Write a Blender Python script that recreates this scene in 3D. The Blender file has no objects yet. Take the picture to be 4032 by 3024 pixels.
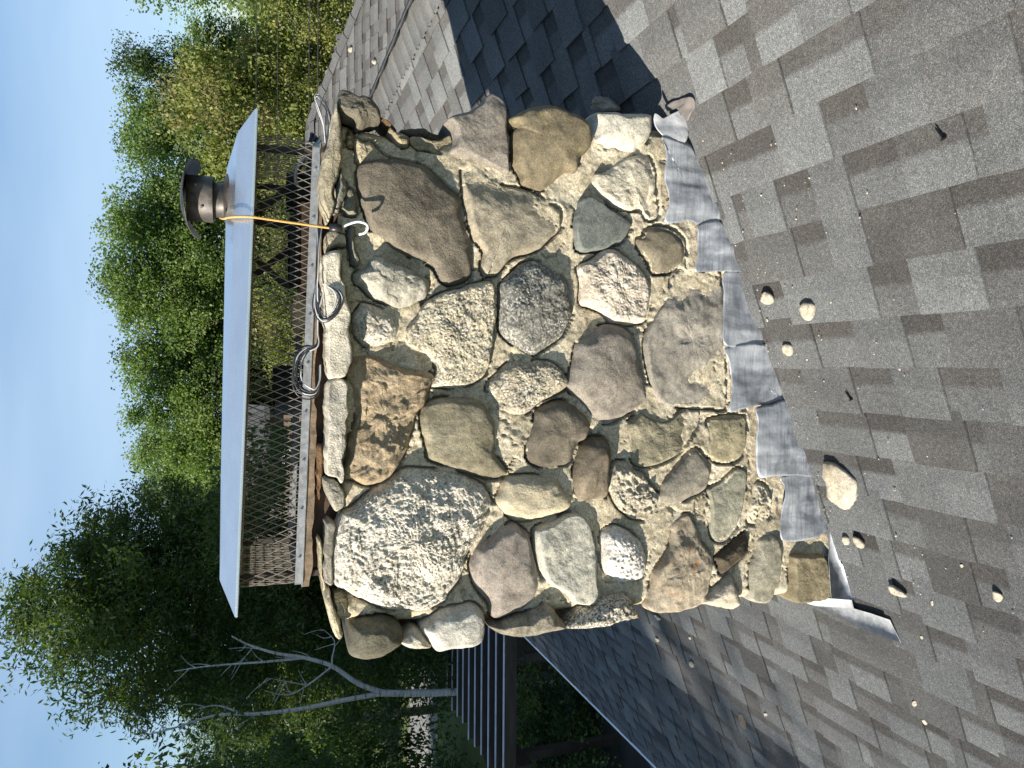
import bpy, bmesh, math, random
import numpy as np
from mathutils import Vector, Matrix

random.seed(7)
RNG = np.random.default_rng(11)
scene = bpy.context.scene
col = scene.collection

# ------------------------------------------------------------------ camera
CAM = Vector((0.0, -2.0824, 1.6393))
cam_data = bpy.data.cameras.new('camera')
cam_data.sensor_fit = 'HORIZONTAL'
cam_data.sensor_width = 36.0
cam_data.lens = 26.0
cam_data.clip_start = 0.05
cam_data.clip_end = 2000.0
cam = bpy.data.objects.new('camera', cam_data)
col.objects.link(cam)
PITCH, YAW = math.radians(19.06), math.radians(1.08)
fwd = Vector((-math.sin(YAW) * math.cos(PITCH), math.cos(YAW) * math.cos(PITCH), -math.sin(PITCH)))
right = Vector((math.cos(YAW), math.sin(YAW), 0.0))
upv = right.cross(fwd)
# the photograph was taken with the phone on its side: picture-up is world-right
bx, by, bz = -upv, right, -fwd
cam.matrix_world = Matrix(((bx.x, by.x, bz.x, CAM.x), (bx.y, by.y, bz.y, CAM.y), (bx.z, by.z, bz.z, CAM.z), (0, 0, 0, 1)))
scene.camera = cam

# ------------------------------------------------------------------ light
SUN_TRAVEL = Vector((1.0, 0.48, -0.55)).normalized()
S = -SUN_TRAVEL
sun_el = math.asin(S.z)
sun_rot = math.atan2(S.x, S.y)
world = bpy.data.worlds.new('World')
scene.world = world
world.use_nodes = True
wn = world.node_tree
wn.nodes.clear()
wo = wn.nodes.new('ShaderNodeOutputWorld')
bg = wn.nodes.new('ShaderNodeBackground')
sky = wn.nodes.new('ShaderNodeTexSky')
sky.sky_type = 'NISHITA'
sky.sun_disc = False
sky.sun_elevation = sun_el
sky.sun_rotation = sun_rot
sky.altitude = 200
sky.air_density = 1.0
sky.dust_density = 0.2
sky.ozone_density = 2.6
bg.inputs['Strength'].default_value = 0.055
# thin high cirrus veil, same all round the sky
tc = wn.nodes.new('ShaderNodeTexCoord')
mp = wn.nodes.new('ShaderNodeMapping')
mp.inputs['Scale'].default_value = (0.5, 1.1, 2.6)
mp.inputs['Rotation'].default_value = (0.2, 0.35, 0.4)
nz = wn.nodes.new('ShaderNodeTexNoise')
nz.inputs['Scale'].default_value = 1.6
nz.inputs['Detail'].default_value = 5.0
nz.inputs['Roughness'].default_value = 0.5
rp = wn.nodes.new('ShaderNodeValToRGB')
rp.color_ramp.elements[0].position = 0.44
rp.color_ramp.elements[0].color = (0.30, 0.30, 0.30, 1)
rp.color_ramp.elements[1].position = 0.74
rp.color_ramp.elements[1].color = (0.80, 0.80, 0.80, 1)
mx = wn.nodes.new('ShaderNodeMix')
mx.data_type = 'RGBA'
mx.inputs['B'].default_value = (5.4, 7.2, 9.4, 1)
wn.links.new(tc.outputs['Generated'], mp.inputs['Vector'])
wn.links.new(mp.outputs[0], nz.inputs['Vector'])
wn.links.new(nz.outputs['Fac'], rp.inputs['Fac'])
wn.links.new(rp.outputs['Color'], mx.inputs['Factor'])
hs = wn.nodes.new('ShaderNodeHueSaturation')
hs.inputs['Saturation'].default_value = 1.30
hs.inputs['Value'].default_value = 1.15
wn.links.new(sky.outputs[0], hs.inputs['Color'])
wn.links.new(hs.outputs[0], mx.inputs['A'])
wn.links.new(mx.outputs['Result'], bg.inputs['Color'])
wn.links.new(bg.outputs[0], wo.inputs['Surface'])

sun_data = bpy.data.lights.new('sun', 'SUN')
sun_data.energy = 5.0
sun_data.angle = math.radians(0.53)
sun_data.color = (1.0, 0.935, 0.83)
sun = bpy.data.objects.new('sun', sun_data)
sun.rotation_euler = SUN_TRAVEL.to_track_quat('-Z', 'Y').to_euler()
sun.location = (-20, -10, 20)
col.objects.link(sun)

scene.view_settings.view_transform = 'Standard'
scene.view_settings.look = 'None'
scene.view_settings.gamma = 1.0
scene.view_settings.use_curve_mapping = False
scene.view_settings.exposure = 1.0
scene.cycles.max_bounces = 6
scene.cycles.diffuse_bounces = 3
scene.cycles.glossy_bounces = 3
scene.cycles.transmission_bounces = 4
scene.cycles.use_denoising = True
scene.cycles.denoiser = 'OPENIMAGEDENOISE'

# ------------------------------------------------------------------ helpers
M_ROOF = 0.443                      # roof rises to the right, z = M_ROOF * x
GROUND = -4.3


def lin(c):
    c = c / 255.0
    return c / 12.92 if c <= 0.04045 else ((c + 0.055) / 1.055) ** 2.4


def A(r, g, b, k=1.0):
    return (min(lin(r) * k, .85), min(lin(g) * k, .85), min(lin(b) * k, .85))


def link(o, parent=None):
    col.objects.link(o)
    if parent is not None:
        o.parent = parent
    return o


def thing(name, label, cat, loc=(0, 0, 0), group=None, kind=None):
    o = bpy.data.objects.new(name, None)
    o.location = loc
    o.empty_display_size = 0.1
    link(o)
    return tag(o, label, cat, group, kind)


def tag(o, label=None, cat=None, group=None, kind=None):
    if label:
        o['label'] = label
    if cat:
        o['category'] = cat
    if group:
        o['group'] = group
    if kind:
        o['kind'] = kind
    return o


def mesh(name, verts, faces, mat=None, parent=None, loc=(0, 0, 0), smooth=False, attr=None):
    """one mesh object; verts in world metres, stored relative to loc; parent empties sit anywhere"""
    me = bpy.data.meshes.new(name)
    v = np.asarray(verts, dtype=np.float64).reshape(-1, 3) - np.asarray(loc)
    me.from_pydata(v.tolist(), [], [tuple(int(i) for i in f) for f in faces])
    if smooth:
        me.polygons.foreach_set('use_smooth', np.ones(len(me.polygons), dtype=bool))
    if attr is not None:
        a = me.color_attributes.new('tint', 'FLOAT_COLOR', 'POINT')
        c = np.ones((len(v), 4), dtype=np.float32)
        c[:, :3] = attr
        a.data.foreach_set('color', c.ravel())
    me.update()
    if mat:
        me.materials.append(mat)
    o = bpy.data.objects.new(name, me)
    o.location = loc
    if parent is not None:
        pl = parent.matrix_basis.translation.copy()
        q = parent.parent
        while q is not None:
            pl += q.matrix_basis.translation
            q = q.parent
        o.location = Vector(loc) - pl
    return link(o, parent)


def box(x0, x1, y0, y1, z0, z1):
    v = [(x, y, z) for x in (x0, x1) for y in (y0, y1) for z in (z0, z1)]
    f = [(0, 1, 3, 2), (4, 6, 7, 5), (0, 4, 5, 1), (2, 3, 7, 6), (0, 2, 6, 4), (1, 5, 7, 3)]
    return v, f


class MB:
    def __init__(self):
        self.v, self.f = [], []

    def add(self, v, f):
        n = len(self.v)
        self.v += [tuple(p) for p in v]
        self.f += [tuple(i + n for i in q) for q in f]
        return self

    def box(self, *a):
        return self.add(*box(*a))

    def bar(self, p, q, w, h):
        p, q = Vector(p), Vector(q)
        d = (q - p).normalized()
        s = d.cross(Vector((0, 0, 1)))
        if s.length < 1e-4:
            s = Vector((1, 0, 0))
        s.normalize()
        u = s.cross(d)
        v = []
        for e in (p, q):
            for a, b in ((-1, -1), (1, -1), (1, 1), (-1, 1)):
                v.append(e + s * (a * w / 2) + u * (b * h / 2))
        return self.add(v, [(3, 2, 1, 0), (4, 5, 6, 7), (0, 1, 5, 4), (1, 2, 6, 5), (2, 3, 7, 6), (3, 0, 4, 7)])

    def tube(self, pts, rad, n=8, cap=True):
        pts = [Vector(p) for p in pts]
        if not hasattr(rad, '__len__'):
            rad = [rad] * len(pts)
        v, f = [], []
        prev = None
        for i, p in enumerate(pts):
            d = (pts[min(i + 1, len(pts) - 1)] - pts[max(i - 1, 0)])
            d.normalize()
            if prev is None:
                a = d.cross(Vector((0, 0, 1)))
                if a.length < 1e-3:
                    a = d.cross(Vector((1, 0, 0)))
            else:
                a = prev - d * prev.dot(d)
            a.normalize()
            prev = a
            b = d.cross(a)
            for k in range(n):
                t = 2 * math.pi * k / n
                v.append(p + (a * math.cos(t) + b * math.sin(t)) * rad[i])
        for i in range(len(pts) - 1):
            for k in range(n):
                f.append((i * n + k, i * n + (k + 1) % n, (i + 1) * n + (k + 1) % n, (i + 1) * n + k))
        if cap:
            f.append(tuple(range(n))[::-1])
            f.append(tuple(range((len(pts) - 1) * n, len(pts) * n)))
        return self.add(v, f)

    def lathe(self, prof, cx, cy, n=40):
        v, f = [], []
        for r, z in prof:
            for k in range(n):
                t = 2 * math.pi * k / n
                v.append((cx + r * math.cos(t), cy + r * math.sin(t), z))
        for i in range(len(prof) - 1):
            for k in range(n):
                f.append((i * n + k, i * n + (k + 1) % n, (i + 1) * n + (k + 1) % n, (i + 1) * n + k))
        return self.add(v, f)

    def build(self, name, mat, parent=None, smooth=False, loc=(0, 0, 0)):
        return mesh(name, self.v, self.f, mat, parent, loc, smooth)


def spline(pts, n=8, closed=False):
    pts = [Vector(p) for p in pts]
    m = len(pts)
    out = []
    for i in range(m if closed else m - 1):
        if closed:
            p0, p1, p2, p3 = pts[(i - 1) % m], pts[i], pts[(i + 1) % m], pts[(i + 2) % m]
        else:
            p0, p1, p2, p3 = pts[max(i - 1, 0)], pts[i], pts[i + 1], pts[min(i + 2, m - 1)]
        for k in range(n):
            t = k / n
            out.append(0.5 * ((2 * p1) + (p2 - p0) * t + (2 * p0 - 5 * p1 + 4 * p2 - p3) * t * t + (3 * p1 - p0 - 3 * p2 + p3) * t ** 3))
    if not closed:
        out.append(pts[-1])
    return out


# ---- vectorised noise
def _hash(ix, iy, iz, seed):
    h = (ix * 374761393 + iy * 668265263 + iz * 2147483647 + seed * 974634777) & 0xFFFFFFFF
    h = ((h ^ (h >> 13)) * 1274126177) & 0xFFFFFFFF
    h = ((h ^ (h >> 16)) * 2246822519) & 0xFFFFFFFF
    return (h ^ (h >> 15)) & 0xFFFFFFFF


def vnoise(P, seed=0):
    P = np.asarray(P, dtype=np.float64)
    i = np.floor(P).astype(np.int64)
    f = P - i
    f = f * f * f * (f * (f * 6 - 15) + 10)
    r = 0
    for dx in (0, 1):
        for dy in (0, 1):
            for dz in (0, 1):
                h = _hash(i[:, 0] + dx, i[:, 1] + dy, i[:, 2] + dz, seed) / 4294967295.0
                w = (f[:, 0] if dx else 1 - f[:, 0]) * (f[:, 1] if dy else 1 - f[:, 1]) * (f[:, 2] if dz else 1 - f[:, 2])
                r = r + h * w
    return r * 2 - 1


def fbm(P, seed=0, octv=4, gain=0.5):
    P = np.asarray(P, dtype=np.float64)
    a, s, t = 1.0, 0, 0
    for k in range(octv):
        s = s + a * vnoise(P * 2.03 ** k + k * 17.3, seed + k)
        t += a
        a *= gain
    return s / t


def worley(P, seed=0):
    P = np.asarray(P, dtype=np.float64)
    i = np.floor(P).astype(np.int64)
    best = np.full(len(P), 9.0)
    for dx in (-1, 0, 1):
        for dy in (-1, 0, 1):
            for dz in (-1, 0, 1):
                c = i + np.array([dx, dy, dz])
                o = np.stack([_hash(c[:, 0], c[:, 1], c[:, 2], seed + s) / 4294967295.0 for s in (0, 5, 9)], 1)
                d = np.linalg.norm(c + o - P, axis=1)
                best = np.minimum(best, d)
    return best


# ------------------------------------------------------------------ materials
def new_mat(name):
    m = bpy.data.materials.new(name)
    m.use_nodes = True
    nt = m.node_tree
    b = nt.nodes['Principled BSDF']
    return m, nt, b


def ramp(nt, stops, src, interp='LINEAR'):
    r = nt.nodes.new('ShaderNodeValToRGB')
    r.color_ramp.interpolation = interp
    e = r.color_ramp.elements
    while len(e) < len(stops):
        e.new(0.5)
    for k, (p, c) in enumerate(stops):
        e[k].position = p
        e[k].color = (*c, 1) if len(c) == 3 else c
    nt.links.new(src, r.inputs['Fac'])
    return r.outputs['Color']


def tnoise(nt, vec, scale, detail=4, rough=0.55, dist=0.0):
    n = nt.nodes.new('ShaderNodeTexNoise')
    n.inputs['Scale'].default_value = scale
    n.inputs['Detail'].default_value = detail
    n.inputs['Roughness'].default_value = rough
    n.inputs['Distortion'].default_value = dist
    nt.links.new(vec, n.inputs['Vector'])
    return n.outputs['Fac']


def mixc(nt, fac, a, b, mode='MIX'):
    m = nt.nodes.new('ShaderNodeMix')
    m.data_type = 'RGBA'
    m.blend_type = mode
    for s, v in (('Factor', fac), ('A', a), ('B', b)):
        i = m.inputs[s]
        if isinstance(v, (int, float)):
            i.default_value = v
        elif isinstance(v, tuple):
            i.default_value = (*v, 1) if len(v) == 3 else v
        else:
            nt.links.new(v, i)
    return m.outputs['Result']


def bump(nt, b, h, strength, dist):
    n = nt.nodes.new('ShaderNodeBump')
    n.inputs['Strength'].default_value = strength
    n.inputs['Distance'].default_value = dist
    nt.links.new(h, n.inputs['Height'])
    nt.links.new(n.outputs[0], b.inputs['Normal'])
    return n


def coords(nt, kind='Object', scale=None, off=None):
    if kind == 'Position':
        v = nt.nodes.new('ShaderNodeNewGeometry').outputs['Position']
    else:
        v = nt.nodes.new('ShaderNodeTexCoord').outputs[kind]
    if scale or off:
        m = nt.nodes.new('ShaderNodeMapping')
        if scale:
            m.inputs['Scale'].default_value = scale
        if off:
            m.inputs['Location'].default_value = off
        nt.links.new(v, m.inputs['Vector'])
        v = m.outputs[0]
    return v


def plain(name, c, rough=0.8, metal=0.0, var=0.15, scale=8.0, bmp=0.0, bscale=60.0, stretch=None):
    m, nt, b = new_mat(name)
    v = coords(nt, 'Position', stretch)
    f = tnoise(nt, v, scale, 5)
    d = tuple(x * (1 - var) for x in c)
    l = tuple(min(x * (1 + var), .9) for x in c)
    cc = ramp(nt, [(0.3, d), (0.7, l)], f)
    nt.links.new(cc, b.inputs['Base Color'])
    b.inputs['Roughness'].default_value = rough
    b.inputs['Metallic'].default_value = metal
    if bmp:
        bump(nt, b, tnoise(nt, v, bscale, 4), bmp, 0.004)
    return m


def stone_mat(name, base, alt, seed, spk=0.0, spk_scale=200.0, spk_lo=(.07, .065, .06), spk_hi=(.62, .59, .53),
              stain=0.3, band=None, lichen=None, bmp=0.35, fine=220.0, crk=.55):
    m, nt, b = new_mat(name)
    v = coords(nt, 'Object', None, (seed * 3.1, seed * 1.7, seed * 2.3))
    n1 = tnoise(nt, v, 9.0, 8, 0.62, 0.3)
    c = ramp(nt, [(0.30, base), (0.68, alt)], n1)
    if band:
        vb = coords(nt, 'Object', band, (seed, 0, 0))
        nb = tnoise(nt, vb, 6.0, 5, 0.6, 0.6)
        c = mixc(nt, ramp(nt, [(0.42, (0, 0, 0)), (0.62, (.75, .75, .75))], nb), c, tuple(x * 0.62 for x in base))
    n2 = tnoise(nt, v, 38.0, 6, 0.7)
    c = mixc(nt, 0.55, c, ramp(nt, [(0.25, (.35, .35, .35)), (0.5, (1, 1, 1)), (0.8, (1.5, 1.45, 1.35))], n2), 'MULTIPLY')
    if spk:
        vo = nt.nodes.new('ShaderNodeTexVoronoi')
        vo.inputs['Scale'].default_value = spk_scale
        nt.links.new(v, vo.inputs['Vector'])
        sep = nt.nodes.new('ShaderNodeSeparateColor')
        nt.links.new(vo.outputs['Color'], sep.inputs[0])
        cs = ramp(nt, [(0.0, spk_lo), (0.20, spk_lo), (0.38, base), (0.62, alt), (0.78, spk_hi), (1.0, spk_hi)], sep.outputs[0])
        sm = ramp(nt, [(.32, (spk * .25,) * 3), (.60, (spk,) * 3)], tnoise(nt, v, 11.0, 4, .6))
        c = mixc(nt, sm, c, cs)
    vg = nt.nodes.new('ShaderNodeTexVoronoi')
    vg.inputs['Scale'].default_value = 330.0
    nt.links.new(v, vg.inputs['Vector'])
    sg = nt.nodes.new('ShaderNodeSeparateColor')
    nt.links.new(vg.outputs['Color'], sg.inputs[0])
    c = mixc(nt, .55, c, ramp(nt, [(0, (.55, .54, .52)), (.5, (1, 1, 1)), (1, (1.42, 1.40, 1.36))], sg.outputs[1]), 'MULTIPLY')
    n3 = tnoise(nt, v, 17.0, 5, 0.6, 0.8)
    c = mixc(nt, .7, c, ramp(nt, [(.30, (.62, .60, .57)), (.48, (1, 1, 1)), (.70, (1.22, 1.21, 1.18))], n3), 'MULTIPLY')
    ve = nt.nodes.new('ShaderNodeTexVoronoi')
    ve.feature = 'DISTANCE_TO_EDGE'
    ve.inputs['Scale'].default_value = 7.0
    wv = mixc(nt, .35, v, nt.nodes.new('ShaderNodeTexNoise').outputs['Color'], 'ADD')
    nt.links.new(wv, ve.inputs['Vector'])
    c = mixc(nt, ramp(nt, [(.0, (crk, crk, crk)), (.012, (0, 0, 0))], ve.outputs['Distance']), c, tuple(x * .3 for x in base))
    if stain:
        ns = tnoise(nt, v, 3.2, 5, 0.6, 0.4)
        c = mixc(nt, ramp(nt, [(0.5, (0, 0, 0)), (0.72, (stain, stain, stain))], ns), c, tuple(x * 0.32 for x in base))
    if lichen:
        nl = tnoise(nt, coords(nt, 'Object', None, (seed * 9.1, 0, seed)), 16.0, 6, 0.7)
        c = mixc(nt, ramp(nt, [(0.60, (0, 0, 0)), (0.66, (.8, .8, .8))], nl), c, lichen)
    nt.links.new(c, b.inputs['Base Color'])
    b.inputs['Roughness'].default_value = 0.88
    b.inputs['Specular IOR Level'].default_value = 0.25
    mul = nt.nodes.new('ShaderNodeMath')
    mul.operation = 'ADD'
    nt.links.new(n2, mul.inputs[0])
    nt.links.new(tnoise(nt, v, fine, 3, 0.6), mul.inputs[1])
    bump(nt, b, mul.outputs[0], bmp, 0.006)
    return m


def shingle_mat():
    m, nt, b = new_mat('asphalt_granules')
    v = coords(nt, 'Position')
    at = nt.nodes.new('ShaderNodeAttribute')
    at.attribute_name = 'tint'
    vo = nt.nodes.new('ShaderNodeTexVoronoi')
    vo.inputs['Scale'].default_value = 620.0
    nt.links.new(v, vo.inputs['Vector'])
    sep = nt.nodes.new('ShaderNodeSeparateColor')
    nt.links.new(vo.outputs['Color'], sep.inputs[0])
    g = ramp(nt, [(0.0, (.50, .49, .48)), (0.35, (.80, .80, .80)), (0.7, (1.12, 1.12, 1.12)), (0.93, (1.5, 1.5, 1.48)), (1.0, (2.2, 2.2, 2.1))], sep.outputs[0])
    n1 = ramp(nt, [(0.3, (.82, .82, .82)), (0.7, (1.16, 1.16, 1.15))], tnoise(nt, v, 90.0, 3))
    n2 = ramp(nt, [(0.3, (.86, .86, .87)), (0.7, (1.10, 1.10, 1.08))], tnoise(nt, v, 5.0, 4))
    c = mixc(nt, 1.0, at.outputs['Color'], g, 'MULTIPLY')
    c = mixc(nt, 1.0, c, n1, 'MULTIPLY')
    c = mixc(nt, 1.0, c, n2, 'MULTIPLY')
    nt.links.new(c, b.inputs['Base Color'])
    b.inputs['Roughness'].default_value = 0.9
    b.inputs['Diffuse Roughness'].default_value = 1.0
    b.inputs['Specular IOR Level'].default_value = 0.2
    bump(nt, b, sep.outputs[1], 0.55, 0.0016)
    return m


def metal_mat(name, c, rough, dull=0.3, stretch=(4, 4, 30), bmp=0.1, metal=1.0, dark=0.55):
    m, nt, b = new_mat(name)
    v = coords(nt, 'Position', stretch)
    n = tnoise(nt, v, 3.0, 6, 0.6, 0.4)
    cc = ramp(nt, [(0.30, tuple(x * dark for x in c)), (0.65, c)], n)
    nt.links.new(cc, b.inputs['Base Color'])
    b.inputs['Metallic'].default_value = metal
    rr = ramp(nt, [(0.3, (rough + dull,) * 3), (0.7, (rough,) * 3)], tnoise(nt, v, 5.0, 5))
    nt.links.new(rr, b.inputs['Roughness'])
    if bmp:
        bump(nt, b, tnoise(nt, coords(nt, 'Position'), 22.0, 3), bmp, 0.01)
    return m


def leaf_mat(name, trans=0.35):
    m, nt, b = new_mat(name)
    at = nt.nodes.new('ShaderNodeAttribute')
    at.attribute_name = 'tint'
    nt.links.new(at.outputs['Color'], b.inputs['Base Color'])
    b.inputs['Roughness'].default_value = 0.55
    b.inputs['Specular IOR Level'].default_value = 0.35
    tr = nt.nodes.new('ShaderNodeBsdfTranslucent')
    tcol = mixc(nt, 1.0, at.outputs['Color'], (1.5, 1.7, .6), 'MULTIPLY')
    nt.links.new(tcol, tr.inputs['Color'])
    ms = nt.nodes.new('ShaderNodeMixShader')
    ms.inputs[0].default_value = trans
    nt.links.new(b.outputs[0], ms.inputs[1])
    nt.links.new(tr.outputs[0], ms.inputs[2])
    nt.links.new(ms.outputs[0], nt.nodes['Material Output'].inputs['Surface'])
    return m


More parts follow.
